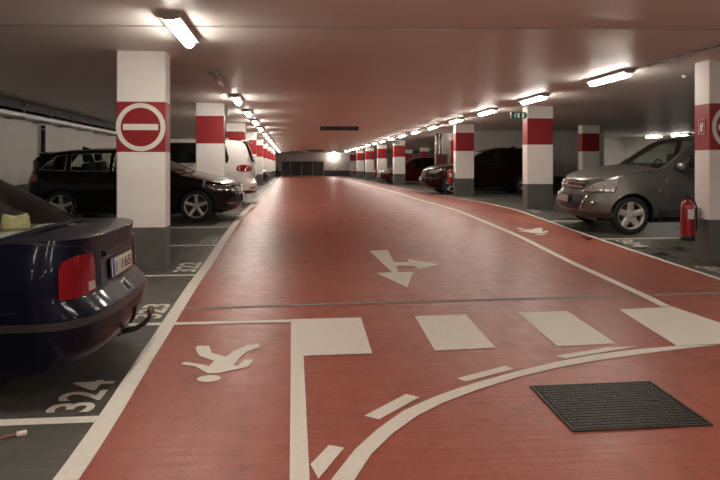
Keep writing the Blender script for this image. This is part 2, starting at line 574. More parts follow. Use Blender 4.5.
mark('crosswalk_square', [(-.005, 5.79), (.61, 5.785), (.575, 4.69), (.085, 4.68), (.078, 2.98), (.075, 1.9), (-.02, 1.9), (-.008, 2.85), (-.005, 4.3)],
     'white crossing block joined to a long white stripe running to the near edge', dz=.004)
mark('stripe', [(-.982, 5.775), (-.01, 5.775), (-.01, 5.68), (-.982, 5.685)], 'thin white crossbar from the left lane line to the white crossing block')
mark('crosswalk_bar', [(1.09, 5.79), (1.56, 5.81), (1.50, 4.74), (1.035, 4.71)], 'leftmost of the two free-standing slanted white crossing bars')
mark('crosswalk_bar', [(2.05, 5.83), (2.53, 5.86), (2.44, 4.76), (1.965, 4.73)], 'free-standing slanted white crossing bar directly behind the dashes nearest the manhole')
mark('crosswalk_block', [(3.03, 5.86), (3.535, 5.912), (3.60, 5.92), (3.66, 5.0), (3.40, 4.68), (3.21, 4.675), (2.86, 4.655)],
     'wide white crossing block at the right end where the curves meet')
up = [(.11, 2.64), (.17, 2.83), (.3, 3.12), (.44, 3.35), (.61, 3.58), (.8, 3.755), (.99, 3.9), (1.16, 4.01), (1.47, 4.19), (1.81, 4.365), (2.15, 4.5), (2.53, 4.6), (2.84, 4.65)]
lo = [(.215, 2.64), (.27, 2.82), (.37, 3.06), (.51, 3.29), (.68, 3.51), (.87, 3.69), (1.12, 3.875), (1.43, 4.07), (1.76, 4.235), (2.09, 4.36), (2.42, 4.46), (2.77, 4.555), (3.21, 4.655)]
mark('curved_line', up + lo[::-1], 'curved white line sweeping from the near edge round above the manhole cover')
for pl, lb in (([(.085, 2.985), (.18, 3.18), (.25, 3.14), (.115, 2.84)], 'white dash touching the foot of the long white stripe'),
               ([(.39, 3.53), (.67, 3.84), (.74, 3.78), (.46, 3.47)], 'white dash on the steepest part of the curved line'),
               ([(1.04, 4.09), (1.43, 4.31), (1.465, 4.24), (1.08, 4.02)], 'white dash beside the curve in front of the left crossing bar'),
               ([(1.86, 4.5), (2.33, 4.67), (2.56, 4.67), (1.9, 4.43)], 'tapering white dash squeezed between the curve and a crossing bar')):
    mark('dash', pl, lb)


def ell(cx, cy, rx, ry, n=24):
    return [(cx + rx * math.cos(2 * PI * i / n), cy + ry * math.sin(2 * PI * i / n)) for i in range(n)]


# walking figure painted on the floor, left: body and head are two painted patches of one marking
def two_patch(name, p1, p2, label, mat=M_LINE):
    a, fa = cdt(p1, (), .1, .1, .1); b, fb = cdt(p2, (), .1, .1, .1)
    m = MB(); m.add([(x, y, FZ(y) + .004) for x, y in a], fa); m.add([(x, y, FZ(y) + .004) for x, y in b], fb)
    return tag(m.build(name, mat), label, 'floor marking')


ped = [(-.75, 4.59), (-.72, 4.62), (-.59, 4.54), (-.55, 4.5), (-.53, 4.62), (-.65, 4.76), (-.69, 4.9), (-.705, 4.98), (-.69, 5.02), (-.61, 5.01), (-.57, 4.82), (-.46, 4.71), (-.42, 4.84), (-.33, 4.99), (-.25, 5.02), (-.23, 4.98), (-.24, 4.93), (-.32, 4.83), (-.36, 4.68), (-.39, 4.5), (-.36, 4.5), (-.32, 4.63), (-.26, 4.63), (-.29, 4.46), (-.38, 4.41), (-.47, 4.35), (-.54, 4.35), (-.64, 4.51), (-.73, 4.56)]
two_patch('pedestrian_symbol', ped, ell(-.518, 4.245, .075, .066), 'white painted walking figure on the red floor in the left foreground')
ped2 = [(4.08, 11.73), (4.18, 11.78), (4.18, 11.56), (4.30, 11.52), (4.47, 11.72), (4.61, 11.75), (4.49, 11.5), (4.42, 11.25), (4.5, 11.37), (4.56, 11.36), (4.46, 11.18), (4.33, 11.08), (4.2, 11.14), (4.12, 11.2), (4.17, 11.28), (4.0, 11.33), (4.04, 11.41), (4.15, 11.42)]
two_patch('pedestrian_symbol', ped2, ell(4.25, 10.96, .09, .06), 'small white painted walking figure on the right red walkway')
mark('direction_arrow', [(1.14, 9.64), (1.42, 9.68), (1.36, 8.72), (1.57, 8.72), (1.585, 8.96), (1.92, 8.52), (1.585, 8.16), (1.575, 8.44), (1.35, 8.45), (1.30, 8.0), (1.49, 8.0), (1.25, 7.07), (1.03, 7.98), (1.23, 8.0)],
     'white two-headed floor arrow pointing towards the viewer and to the right', cat='arrow marking')

for i, (yy, lb) in enumerate(((3.63, 'bay line in the left foreground before the number 324'), (5.73, 'bay line reaching the lane line between numbers 324 and 323'), (8.04, 'bay line at the near left pillar beside number 322'),
                 (10.28, 'bay line between numbers 322 and 321'), (12.2, 'bay line just in front of the black hatchback'))):
    mark('bay_line', [(-6.1, yy - .045), (LX(yy) - LW(yy) / 2 - .002, yy - .045), (LX(yy) - LW(yy) / 2 - .002, yy + .045), (-6.1, yy + .045)], 'white ' + lb, st=.4)
for yy in (14.6,):
    mark('bay_line', [(-6.1, yy - .045), (LX(yy) - LW(yy) / 2 - .002, yy - .045), (LX(yy) - LW(yy) / 2 - .002, yy + .045), (-6.1, yy + .045)], 'faint white bay line just behind the black hatchback', None, mat=M_LINE_FAINT, st=.4)
for yy, lb in ((10.42, 'between the front right pillar and the silver off-roader'), (12.6, 'under the nose of the silver off-roader'), (14.85, 'beside the pillar with the green exit sign'), (17.1, 'behind the pillar with the green exit sign'), (19.4, 'two bays beyond the exit sign pillar')):
    mark('bay_line', [(RX(yy) + .05, yy - .045), (10.3, yy - .045), (10.3, yy + .045), (RX(yy) + .05, yy + .045)], 'faint white bay line ' + lb, mat=M_LINE if yy < 13 else M_LINE_FAINT, st=.4)


def text_mesh(body, size, bold=.0, ext=0.0):
    cu = bpy.data.curves.new('t', 'FONT'); cu.body = body; cu.size = size; cu.offset = bold; cu.extrude = ext
    cu.align_x = 'CENTER'; cu.align_y = 'CENTER'; cu.resolution_u = 4
    o = bpy.data.objects.new('t', cu); C.objects.link(o)
    dg = bpy.context.evaluated_depsgraph_get(); dg.update()
    me = o.evaluated_get(dg).to_mesh()
    vs = [v.co.copy() for v in me.vertices]; fs = [list(p.vertices) for p in me.polygons]
    o.evaluated_get(dg).to_mesh_clear()
    bpy.data.objects.remove(o); bpy.data.curves.remove(cu)
    return vs, fs


def fit_text(body, w, h, bold=.0, ext=0.0):
    vs, fs = text_mesh(body, 1.0, bold, ext)
    x0 = min(v.x for v in vs); x1 = max(v.x for v in vs); y0 = min(v.y for v in vs); y1 = max(v.y for v in vs)
    return [Vector(((v.x - (x0 + x1) / 2) / (x1 - x0) * w, (v.y - (y0 + y1) / 2) / (y1 - y0) * h, v.z)) for v in vs], fs


def bay_number(body, cx, cy, w, h, side, label, mat=M_LINE):
    vs, fs = fit_text(body, w, h, .018)
    out = []
    for v in vs:
        X, Y = (cx - v.y, cy + v.x) if side < 0 else (cx + v.y, cy - v.x)
        out.append((X, Y, FZ(Y) + .005))
    m = MB(); m.add(out, fs)
    return tag(m.build('bay_number', mat), label, 'number marking')


bay_number('324', -1.215, 4.01, .54, .25, -1, 'white bay number 324 painted beside the left lane line')
bay_number('323', -1.27, 6.22, .58, .25, -1, 'white bay number 323 painted behind the dark saloon')
bay_number('322', -1.31, 8.58, .66, .28, -1, 'white bay number 322 at the foot of the near left pillar')
bay_number('321', -1.30, 10.70, .60, .26, -1, 'worn white bay number 321 beyond the near left pillar', M_LINE_FAINT)
bay_number('320', -1.28, 12.65, .6, .26, -1, 'worn white bay number 320 by the front wheel of the black hatchback', M_LINE_FAINT)
bay_number('303', 5.32, 7.75, .66, .28, 1, 'worn white bay number at the foot of the right pillar with the extinguisher', M_LINE_FAINT)
bay_number('304', 5.38, 9.98, .66, .28, 1, 'worn white bay number in front of the silver off-roader', M_LINE)
bay_number('305', 5.40, 12.15, .66, .28, 1, 'worn white bay number under the nose of the silver off-roader', M_LINE_FAINT)
bay_number('306', 5.44, 14.35, .66, .28, 1, 'worn white bay number at the foot of the exit sign pillar', M_LINE_FAINT)

# ------------------------------------------------------------------ manhole cover
mh = [(1.445, 3.895), (2.225, 3.905), (2.175, 3.215), (1.415, 3.21)]
root = empty('manhole_cover', (1.81, 3.56, FZ(3.56)))
M_IRON = noisy('cast_iron', (.020, .017, .013), (.038, .033, .025), 18, (.40, .62), .2, 90, coord='World')
M_IROND = noisy('dark_grime', (.018, .016, .013), (.03, .026, .02), 18, (.5, .7), .2, 90, coord='World')


def bil(u, v):
    a, b, c_, d = mh[3], mh[2], mh[1], mh[0]
    return (a[0] * (1 - u) * (1 - v) + b[0] * u * (1 - v) + c_[0] * u * v + d[0] * (1 - u) * v - 1.81,
            a[1] * (1 - u) * (1 - v) + b[1] * u * (1 - v) + c_[1] * u * v + d[1] * (1 - u) * v - 3.56)


def q(u0, u1, v0, v1): return [bil(u0, v0), bil(u1, v0), bil(u1, v1), bil(u0, v1)]


m = MB()
for a in (q(0, 1, 0, .022), q(0, 1, .978, 1), q(0, .02, .022, .978), q(.98, 1, .022, .978)): m.prism(a, .001, .009)
m.build('frame', M_IRON, root)
m = MB(); m.prism(q(.024, .976, .027, .973), .0005, .004)
plate = m.build('cover_plate', M_IROND, root)
m = MB(); NU, NV = 26, 17
for j in range(NV):
    for i in range(NU):
        u = .03 + .94 * (i + .5 + (.5 if j % 2 else 0) * .5) / (NU + .3); v = .03 + .94 * (j + .5) / NV
        if (abs(u - .19) < .03 or abs(u - .81) < .03) and abs(v - .5) < .04: continue
        m.prism(q(u - .0155, u + .0155, v - .021, v + .021), .0035, .009)
m.build('tread_pattern', M_IRON, plate)
tag(root, 'square cast-iron manhole cover with brick tread set in the red floor', 'manhole cover')

# ------------------------------------------------------------------ pillars
def pillar(x0, y0, label, group, w=.63, d=.34, band=0):
    z = FZ(y0) + band
    m = MB()
    levels = [(FZ(y0) - .06, z + .588, 2), (z + .588, z + 1.516, 0), (z + 1.516, z + 2.134, 1), (z + 2.134, CEIL + .01, 0)]
    b = .012
    ring = [(x0 + b, y0), (x0 + w - b, y0), (x0 + w, y0 + b), (x0 + w, y0 + d - b), (x0 + w - b, y0 + d), (x0 + b, y0 + d), (x0, y0 + d - b), (x0, y0 + b)]
    for (a, c_, mi) in levels:
        n = len(ring)
        vs = [(x, y, a) for x, y in ring] + [(x, y, c_) for x, y in ring]
        m.add(vs, [(i, (i + 1) % n, n + (i + 1) % n, n + i) for i in range(n)], mi)
    o = m.build('pillar', [M_PWHITE, M_PRED, M_PGREY])
    return tag(o, label, 'pillar', group)


ordw = ['first', 'second', 'third', 'fourth', 'fifth', 'sixth', 'seventh', 'eighth', 'ninth']
PY = [8.23 + 6.8 * k for k in range(9)]
PLX, PRX = -2.125, 5.52
for k, yy in enumerate(PY):
    lb = {0: 'large near left pillar with a red band behind a round no-entry sign', 1: 'red banded pillar standing between the black hatchback and the white people carrier'}.get(k, 'red and white banded pillar, %s from the front in the left row' % ordw[k])
    pillar(PLX if k else -2.135, yy + (.12 if k == 0 else 0), lb, 'left row of pillars', w=.615 if k else .585, band=-.045 if k == 0 else 0)
    if k == 3: continue
    lb = {0: 'right foreground pillar with no-entry sign and red extinguisher on its side', 1: 'red banded pillar with a green exit sign beside it', 2: 'red banded pillar standing in front of the brown off-roader', 4: 'red banded pillar in front of the red car'}.get(k, 'red and white banded pillar, %s from the front in the right row' % ordw[k - (1 if k > 3 else 0)])
    pillar(PRX, yy, lb, 'right row of pillars')
pillar(9.95, 21.8, 'shaded red banded pillar standing behind the silver off-roader', 'rear right pillars')
for yy in (42.3, 49.1, 55.9):
    pillar(9.7, yy, 'distant shaded pillar %s' % {42.3: 'nearest above the roof of the red car', 49.1: 'middle one behind the red car', 55.9: 'farthest one behind the red car'}[yy], 'rear right pillars')

# ------------------------------------------------------------------ lamps
def make_lamp(lit=True):
    r = empty('fluorescent_lamp')
    m = MB()
    L_ = 1.25
    # rounded housing tray
    prof = [(-.090, 0), (-.100, -.045), (-.062, -.056), (.062, -.056), (.100, -.045), (.090, 0)]
    m.grid([[(x, yy, z) for x, z in prof] for yy in (-L_ / 2, L_ / 2)], 0, False)
    for yy in (-L_ / 2, L_ / 2): m.add([(x, yy, z) for x, z in prof], [list(range(6))])
    m.build('housing', M_LAMPH, r)
    m = MB(); n = 8; sec = []
    ys = [-.60, -.59, -.57, .57, .59, .60]; sc = [.55, .82, 1, 1, .82, .55]
    for yy, s_ in zip(ys, sc):
        sec.append([(.054 * s_ * math.cos(PI * k / n), yy, -.054 - .062 * s_ * math.sin(PI * k / n) ** .7 if 0 < k < n else -.054) for k in range(n + 1)])
    m.grid(sec, 0, True)
    m.add(sec[0], [list(range(n + 1))]); m.add(sec[-1], [list(range(n + 1))])
    if lit:
        m.build('diffuser', M_LAMP, r)
    else:
        m.build('diffuser', M_LENSCOVER, r)
        for sx in (-.024, .024):
            t = MB(); t.tube([(sx, -.57, -.072), (sx, .57, -.072)], .013, 10); t.build('tube', M_WHITEP, r)
    for s_ in (-1, 1):
        m = MB(); m.box((0, s_ * .622, -.052), (.11, .04, .036), bev=.010); m.build('end_cap', M_LAMPH, r)
    for s_ in (-1, 1):
        m = MB(); m.box((0, s_ * .32, -.012), (.17, .03, .026)); m.build('bracket', M_LAMPH, r)
    return r


lamp0 = make_lamp(True)
used = [False]


def place_lamp(x, yy, label, group, z=CEIL, rz=0):
    r = lamp0 if not used[0] else copy_tree(lamp0)
    used[0] = True
    r.location = (x, yy, z); r.rotation_euler = (0, 0, rz)
    return tag(r, label, 'ceiling lamp', group)


ORD = ['first', 'second', 'third', 'fourth', 'fifth', 'sixth', 'seventh', 'eighth', 'ninth', 'tenth', 'eleventh', 'twelfth', 'thirteenth', 'fourteenth', 'fifteenth']
LYL = [6.85, 13.75, 17.2, 20.6, 24.2, 27.9, 31.4, 34.8, 38.2, 41.6, 45.0, 48.4, 51.8, 55.2, 58.6, 62.0]
place_lamp(-1.12, LYL[0], 'big bright ceiling lamp nearest the viewer beside the first left pillar', 'left row of ceiling lamps')
for i, yy in enumerate(LYL[1:]):
    place_lamp(-1.12, yy, 'bright ceiling lamp, %s beyond the unlit lamp in the left row' % ORD[i], 'left row of ceiling lamps')
off = make_lamp(False)
off.location = (-1.12, 10.35, CEIL)
tag(off, 'unlit ceiling lamp with clear cover between two bright ones', 'ceiling lamp', 'left row of ceiling lamps')
LYR = [9.75, 12.95, 16.15, 19.3, 22.5, 25.7, 28.9, 32.1, 35.3, 38.5, 41.9, 45.3, 48.7, 52.1, 55.5, 59]
for i, yy in enumerate(LYR):
    lb = ['bright ceiling lamp at the end of the conduit before the right pillar', 'bright ceiling lamp just above the green exit sign'][i] if i < 2 else 'bright ceiling lamp, %s beyond the green exit sign in the right row' % ORD[i - 2]
    place_lamp(4.88, yy, lb, 'right row of ceiling lamps')
for i, yy in enumerate((3.3, -.6, -4.2, -7.8, -11.4)):
    place_lamp(-1.12, yy, 'ceiling lamp of the left row, %s one behind the viewer' % ORD[i], 'ceiling lamps behind the viewer')
    place_lamp(4.88, yy + .6, 'ceiling lamp of the right row, %s one behind the viewer' % ORD[i], 'ceiling lamps behind the viewer')
for i, (x, yy) in enumerate(((8.2, 3.2), (8.2, -1.5), (2.0, .2))):  # unseen lamps added to brighten the right pillar's front and the foreground
    place_lamp(x, yy, 'added ceiling lamp over the crossing out of view, %s from the right' % ORD[i], 'ceiling lamps behind the viewer')
for (x, yy, lb) in ((16.4, 28.5, 'left'), (16.5, 26.6, 'right')):
    place_lamp(x, yy, '%s one of two small lamps glowing above the silver off-roader roof' % lb, 'lamps over the far right bays', z=CEIL)
place_lamp(12.4, 47, 'distant lamp behind the red car roof', 'lamps over the far right bays')
place_lamp(12.4, 55, 'farther distant lamp behind the red car roof', 'lamps over the far right bays')

# ------------------------------------------------------------------ conduit along the ceiling on the right
r = empty('ceiling_conduit', (4.93, 5.0, CEIL))
m = MB(); m.tube([(0, -3, -.022), (0, 4.12, -.022)], .012, 8); m.build('pipe', simple('dark_grey_conduit', (.11, .10, .09), .55), r)
for i in range(10):
    m = MB(); m.box((0, -2.6 + i * .7, -.02), (.05, .025, .042)); m.build('clip', M_LAMPH, r)
tag(r, 'thin dark conduit clipped along the ceiling towards the right pillar', 'conduit')
m = MB(); m.tube([(0, 0, 0), (0, 3, 0)], .010, 8)

# ceiling vents
def vent(x, yy, w, label, depth=.55, drop=.12):
    r = empty('ceiling_vent', (x, yy, CEIL))
    m = MB(); m.box((0, 0, -drop / 2), (w, depth, drop)); m.build('casing', simple('vent_black', (.02, .018, .016), .7), r)
    m = MB()
    for i in range(8): m.box((-w / 2 + w * (i + .5) / 8, -depth / 2 - .004, -drop / 2), (.012, .012, drop * .8))
    m.box((0, -depth / 2 - .004, -.008), (w, .012, .016)); m.build('grille', simple('vent_bar', (.05, .045, .04), .6), r)
    return tag(r, label, 'vent', 'dark ceiling vents')


vent(1.70, 23.6, 1.36, 'nearest dark slotted vent box hanging under the ceiling mid aisle')
vent(2.05, 57, 1.36, 'middle dark vent box near the far wall')
vent(.35, 63, 1.0, 'farthest left dark vent box near the grey shutter', drop=.06)

# ------------------------------------------------------------------ signs on pillars
def no_entry(cx, yface, z, label):
    r = empty('no_entry_sign', (cx, yface, z))
    def disc(rad, y0, y1, mi, mb, n=48):
        vs = [(rad * math.cos(2 * PI * i / n), y0, rad * math.sin(2 * PI * i / n)) for i in range(n)] + [(rad * math.cos(2 * PI * i / n), y1, rad * math.sin(2 * PI * i / n)) for i in range(n)]
        mb.add(vs, [list(range(n)), [n + i for i in range(n)][::-1]] + [(i, (i + 1) % n, n + (i + 1) % n, n + i) for i in range(n)], mi)
    m = MB(); disc(.296, -.004, 0, 0, m); m.build('ring', M_SIGNW, r)
    m = MB(); disc(.238, -.007, -.0035, 0, m); m.build('red_disc', M_SIGNR, r)
    m = MB(); m.box((0, -.009, 0), (.42, .006, .075)); m.build('bar', M_SIGNW, r)
    return tag(r, label, 'no-entry sign', 'no-entry signs')


no_entry(-1.843, PY[0] + .119, FZ(8.45) + 1.775, 'round red no-entry sign on the near left pillar')
no_entry(PRX + .325, PY[0] - .001, FZ(8.23) + 1.82, 'round red no-entry sign on the right pillar, cut by the frame')

r = empty('fire_sign', (PRX - .001, PY[0] + .17, FZ(8.3) + 1.83))
m = MB(); m.box((-.003, 0, 0), (.006, .15, .21)); m.build('plate', M_SIGNR, r)
m = MB()
for (y0, z0, dy, dz) in ((0, .095, .13, .006), (0, -.095, .13, .006), (.062, 0, .006, .19), (-.062, 0, .006, .19)): m.box((-.007, y0, z0), (.003, dy, dz))
m.build('border', M_SIGNW, r)
m = MB(); m.box((-.007, .005, -.02), (.003, .045, .09), bev=.001); m.box((-.007, .005, .04), (.003, .02, .03)); m.box((-.007, -.025, .03), (.003, .012, .06)); m.build('symbol', M_SIGNW, r)
tag(r, 'small red sign with white extinguisher symbol on the right pillar side', 'sign')


def exit_sign(x, yy, z, w, h, label, hang=False):
    r = empty('exit_sign', (x, yy, z))
    m = MB(); m.box((0, 0, 0), (w, .05, h), bev=.004); m.build('box', simple('sign_case', (.10, .11, .10), .5), r)
    m = MB(); m.box((-.0, -.027, 0), (w * .95, .004, h * .88)); m.build('panel', M_GREEN, r)
    m = MB(); s_ = h / .16
    fig = [(-.045, 0, .05)]
    m.lathe([(0, -.0315), (.013 * s_, -.0315), (.013 * s_, -.029)], 12, 'y', (-.085 * w / .39, 0, .045 * s_))
    def limb(a, b, wd):
        a = Vector((a[0] * w / .39, 0, a[1] * s_)); b = Vector((b[0] * w / .39, 0, b[1] * s_)); d = (b - a).normalized(); n_ = Vector((-d.z, 0, d.x)) * wd * s_ / 2
        m.add([(p.x, -.031, p.z) for p in (a + n_, a - n_, b - n_, b + n_)], [(0, 1, 2, 3)])
    for a, b, wd in (((-.09, .03), (-.10, -.01), .022), ((-.10, -.01), (-.075, -.03), .014), ((-.075, -.03), (-.085, -.06), .012), ((-.10, -.01), (-.125, -.045), .014), ((-.09, .025), (-.06, .005), .010), ((-.09, .025), (-.12, .01), .010)): limb(a, b, wd)
    m.box((-.005 * w / .39, -.029, 0), (.055 * w / .39, .004, .115 * s_))
    m.build('running_figure', M_SIGNLIT, r)
    m = MB(); m.box((.115 * w / .39, -.029, 0), (.062 * w / .39, .004, .12 * s_)); m.build('white_panel', M_SIGNLIT, r)
    if hang:
        m = MB(); m.tube([(0, 0, h / 2), (0, 0, CEIL - z)], .008, 6); m.build('rod', M_STEEL, r)
    else:
        m = MB(); m.box((w / 2 + .01, 0, 0), (.03, .03, h * .7)); m.build('bracket', M_STEEL, r)
    return tag(r, label, 'exit sign')


exit_sign(PRX - .215, PY[1] + .02, FZ(15.2) + 2.2, .36, .155, 'green emergency exit sign fixed to the left side of a right row pillar')
exit_sign(5.5, 34.6, 2.64 - .03, .36, .15, 'small distant green exit sign hanging under the ceiling by the right lamps', True)

# ------------------------------------------------------------------ fire extinguishers
def extinguisher(label, sc=1.0):
    r = empty('fire_extinguisher')
    m = MB(); m.lathe([(0, 0), (.07, 0), (.079, .012), (.081, .04), (.081, .40), (.075, .44), (.052, .475), (.026, .49), (.022, .51), (0, .51)], 24)
    m.build('body', M_EXT, r)
    m = MB(); m.lathe([(.0815, -.004), (.084, -.004), (.084, .05), (.0815, .05)], 24); m.build('base_ring', M_BLACK, r)
    m = MB(); m.box((-.01, 0, .525), (.05, .035, .035), bev=.006); m.box((-.045, 0, .56), (.12, .022, .008), mat=Matrix.Rotation(.25, 3, 'Y')); m.box((-.045, 0, .535), (.10, .02, .008)); m.build('valve', M_BLACK, r)
    m = MB()
    m.tube([(.02, 0, .525), (.06, -.02, .50), (.095, -.03, .42), (.098, -.03, .25), (.096, -.03, .12)], .010, 8); m.build('hose', M_BLACK, r)
    m = MB(); n = 8
    P_ = [[(.0825 * math.cos(t), .0825 * math.sin(t), z) for t in [-PI / 2 - .55 + 1.1 * i / n for i in range(n + 1)]] for z in (.26, .38)]
    m.grid(P_); m.build('label_plate', M_WHITEP, r)
    m = MB(); m.box((.11, 0, .3), (.09, .05, .2)); m.build('wall_bracket', M_STEEL, r)
    r.scale = (sc, sc, sc)
    return r


ex = extinguisher('', 1.1)
ex.location = (PRX - .172, PY[0] + .22, FZ(8.3) + .30)
tag(ex, 'red fire extinguisher on the side of the right foreground pillar', 'fire extinguisher', 'fire extinguishers')
for (x, yy, zz, rz, lb) in ((PRX - .172, PY[2] + .12, .35, 0, 'red fire extinguisher on the pillar beside the brown off-roader'),
                            (PRX - .172, PY[5] + .12, .35, 0, 'distant red fire extinguisher between far right pillars'),
                            (PRX - .172, PY[7] + .12, .35, 0, 'farthest red fire extinguisher on the right pillars'),
                            (-1.47, YE - .172, .35, -PI / 2, 'distant red fire extinguisher on the far wall beside the shutter')):
    e = copy_tree(ex); e.location = (x, yy, FZ(yy) + zz); e.rotation_euler = (0, 0, -rz)
    tag(e, lb, 'fire extinguisher', 'fire extinguishers')

# ------------------------------------------------------------------ far wall: shutter gate, wall lamp
r = empty('shutter_gate', (1.14, YE - .05, FZ(68)))
W_ = 4.3; Hh = 1.56
fr = MB()
for z in (.03, Hh): fr.box((0, -.03, z), (W_ + .1, .1, .07))
for x in (-W_ / 2, W_ / 2): fr.box((x, -.03, Hh / 2), (.08, .1, Hh))
for x in (-1.22, -.12, 1.02): fr.box((x, -.03, Hh / 2), (.06, .1, Hh))
fr.build('gate_frame', M_FRAME, r)
xs2 = [-W_ / 2, -1.22, -.12, 1.02, W_ / 2]
for i in range(4):
    m = MB(); n = 22; w = xs2[i + 1] - xs2[i] - .06; cx = (xs2[i] + xs2[i + 1]) / 2
    P_ = []
    for j in range(n * 2 + 1):
        z = .06 + (Hh - .12) * j / (2 * n)
        P_.append([(cx - w / 2, -.02 - (.02 if j % 2 else 0), z), (cx + w / 2, -.02 - (.02 if j % 2 else 0), z)])
    m.grid(P_, 0, False)
    o = m.build('shutter_panel', simple('blue_grey_shutter', (.12, .135, .15), .5) if i == 0 else M_SHUT, r)
tag(r, 'long dark grey four-panel shutter gate in the far wall', 'gate')

r = empty('wall_lamp', (4.30, YE - .001, 2.42))
m = MB(); m.lathe([(.0, .0), (.10, 0), (.10, -.03), (.05, -.05), (.05, -.2)], 24, 'y'); m.build('base', M_LAMPH, r)
m = MB(); m.lathe([(.05, -.18), (.2, -.22), (.24, -.32), (.2, -.42), (0, -.46)], 24, 'y'); m.build('lens', M_LAMPW, r)
tag(r, 'glaring round wall lamp lighting the far wall', 'wall lamp')

# core: door, small lamp, cabinet, duct, notice
r = empty('service_panel', (7.06, 28.27, FZ(28)))
m = MB(); m.box((0, 0, 1.03), (.18, .05, 2.06), bev=.006); m.build('panel', simple('red_door_paint', (.40, .02, .02), .4), r)
m = MB(); m.box((.05, -.05, 1.0), (.03, .04, .12)); m.build('handle', M_STEEL, r)
m = MB()
for x_ in (-.11, .11): m.box((x_, -.01, 1.05), (.04, .08, 2.12))
m.box((0, -.01, 2.12), (.26, .08, .05)); m.build('frame', simple('red_frame_paint', (.33, .018, .018), .4), r)
tag(r, 'tall narrow red panel in the white stair core wall behind the brown off-roader', 'panel')
r = empty('emergency_lamp', (7.12, 28.25, 2.64))
m = MB(); m.box((0, -.03, 0), (.2, .06, .11), bev=.01); m.build('housing', M_LAMPH, r)
m = MB(); m.box((0, -.075, 0), (.17, .04, .09), bev=.012); m.build('lens', M_LAMPF, r)
tag(r, 'small bright emergency lamp over the white stair core wall', 'lamp')
m = MB(); m.box((6.80, 28.285, 1.95), (.14, .02, .42)); tag(m.build('notice_board', simple('pale_grey_notice', (.42, .40, .38), .5)), 'pale notice on the white stair core wall beside the red panel', 'notice')
r = empty('hose_cabinet', (6.41, 27.95, FZ(28)))
m = MB(); m.box((0, 0, .76), (.50, .35, 1.52), bev=.01); m.build('body', simple('dark_red_cabinet_paint', (.075, .016, .013), .45), r)
m = MB(); m.box((0, -.185, .80), (.42, .02, 1.34), bev=.004); d_ = m.build('door', simple('dark_red_cabinet_door', (.085, .018, .014), .4), r)
m = MB(); m.box((.15, -.205, .85), (.03, .02, .1)); m.build('door_handle', M_STEEL, d_)
tag(r, 'dark red upright hose cabinet standing by the stair core', 'cabinet')
r = empty('ventilation_duct', (6.33, 27.98, 1.87))
m = MB(); m.tube([(-.07, 0, .0), (-.07, 0, .89)], .07, 16); m.tube([(.08, 0, .0), (.08, 0, .89)], .05, 16); m.build('pipe', M_STEEL, r)
m = MB()
for z in (.15, .45, .75): m.box((0, .0, z), (.32, .18, .03))
m.build('clamp', M_STEEL, r)
tag(r, 'pair of galvanised vertical pipes above the dark red cabinet', 'duct')

# left wall: cable tray, drain pipe
r = empty('cable_tray', (XW0 + .22, 20, 2.45))
m = MB()
m.box((0, 0, -.03), (.34, 60, .012)); m.box((.17, 0, 0), (.012, 60, .07)); m.box((-.17, 0, 0), (.012, 60, .07))
m.build('tray', M_STEEL, r)
m = MB()
for i, (dx, rr) in enumerate(((-.1, .035), (-.02, .028), (.05, .04), (.12, .024))):
    m.tube([(dx + .01 * math.sin(k_ * 1.7 + i), -30 + k_ * 2.0, .02 + rr * .6 + .008 * math.sin(k_ * 2.3 + i)) for k_ in range(31)], rr, 8)
m.build('cable', simple('grey_cable', (.20, .19, .18), .6), r)
for i in range(22):
    m = MB(); m.box((-.02, -29 + i * 1.6 + 8, -.06), (.40, .04, .04)); m.tube([(.16, -29 + i * 1.6 + 8, -.05), (.16, -29 + i * 1.6 + 8, .31)], .008, 6); m.build('hanger', M_STEEL, r)
tag(r, 'long steel cable tray carrying cables along the left wall', 'cable tray')
r = empty('shade_box', (XW0 + .20, 20, CEIL - .10))  # black box added to draw the shaded band above the cable tray
m = MB(); m.box((0, 0, 0), (.32, 60, .19), bev=.01); m.build('casing', simple('shade_box_black', (.012, .011, .010), .6), r)
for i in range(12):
    m = MB(); m.box((0, -28 + i * 5, -.01), (.34, .05, .196)); m.build('shade_rib', simple('shade_box_rib_black', (.016, .015, .014), .5), r)
tag(r, 'added long black box standing in for the shade under the ceiling above the left cable tray', 'duct')
r = empty('drain_pipe', (XW0 + .09, 16.9, FZ(17)))
m = MB(); m.tube([(0, 0, 0), (0, 0, 2.0)], .055, 14); m.build('pipe', simple('black_pipe', (.018, .016, .015), .5), r)
for z in (.5, 1.3, 1.9):
    m = MB(); m.lathe([(.056, -.02), (.066, -.02), (.066, .02), (.056, .02)], 14, 'z', (0, 0, z)); m.build('clamp', M_STEEL, r)
tag(r, 'black vertical drain pipe on the left wall above the black hatchback', 'pipe')
r = empty('junction_box', (PLX + .635, PY[1] + .1, CEIL - .16))
m = MB(); m.box((.03, 0, 0), (.07, .14, .24), bev=.01); m.build('housing', simple('box_grey', (.22, .21, .19), .5), r)
m = MB(); m.tube([(.03, 0, .11), (.03, 0, .16)], .012, 8); m.build('cable', M_BLACK, r)
tag(r, 'small grey junction box at the top of the second left pillar', 'junction box')
r = empty('smoke_detector', (6.1, 9.7, CEIL))
m = MB(); m.lathe([(0, -.045), (.035, -.045), (.05, -.025), (.055, 0)], 18); m.build('sensor', M_LAMPH, r)
tag(r, 'small round detector on the ceiling right of the first right lamp', 'detector')

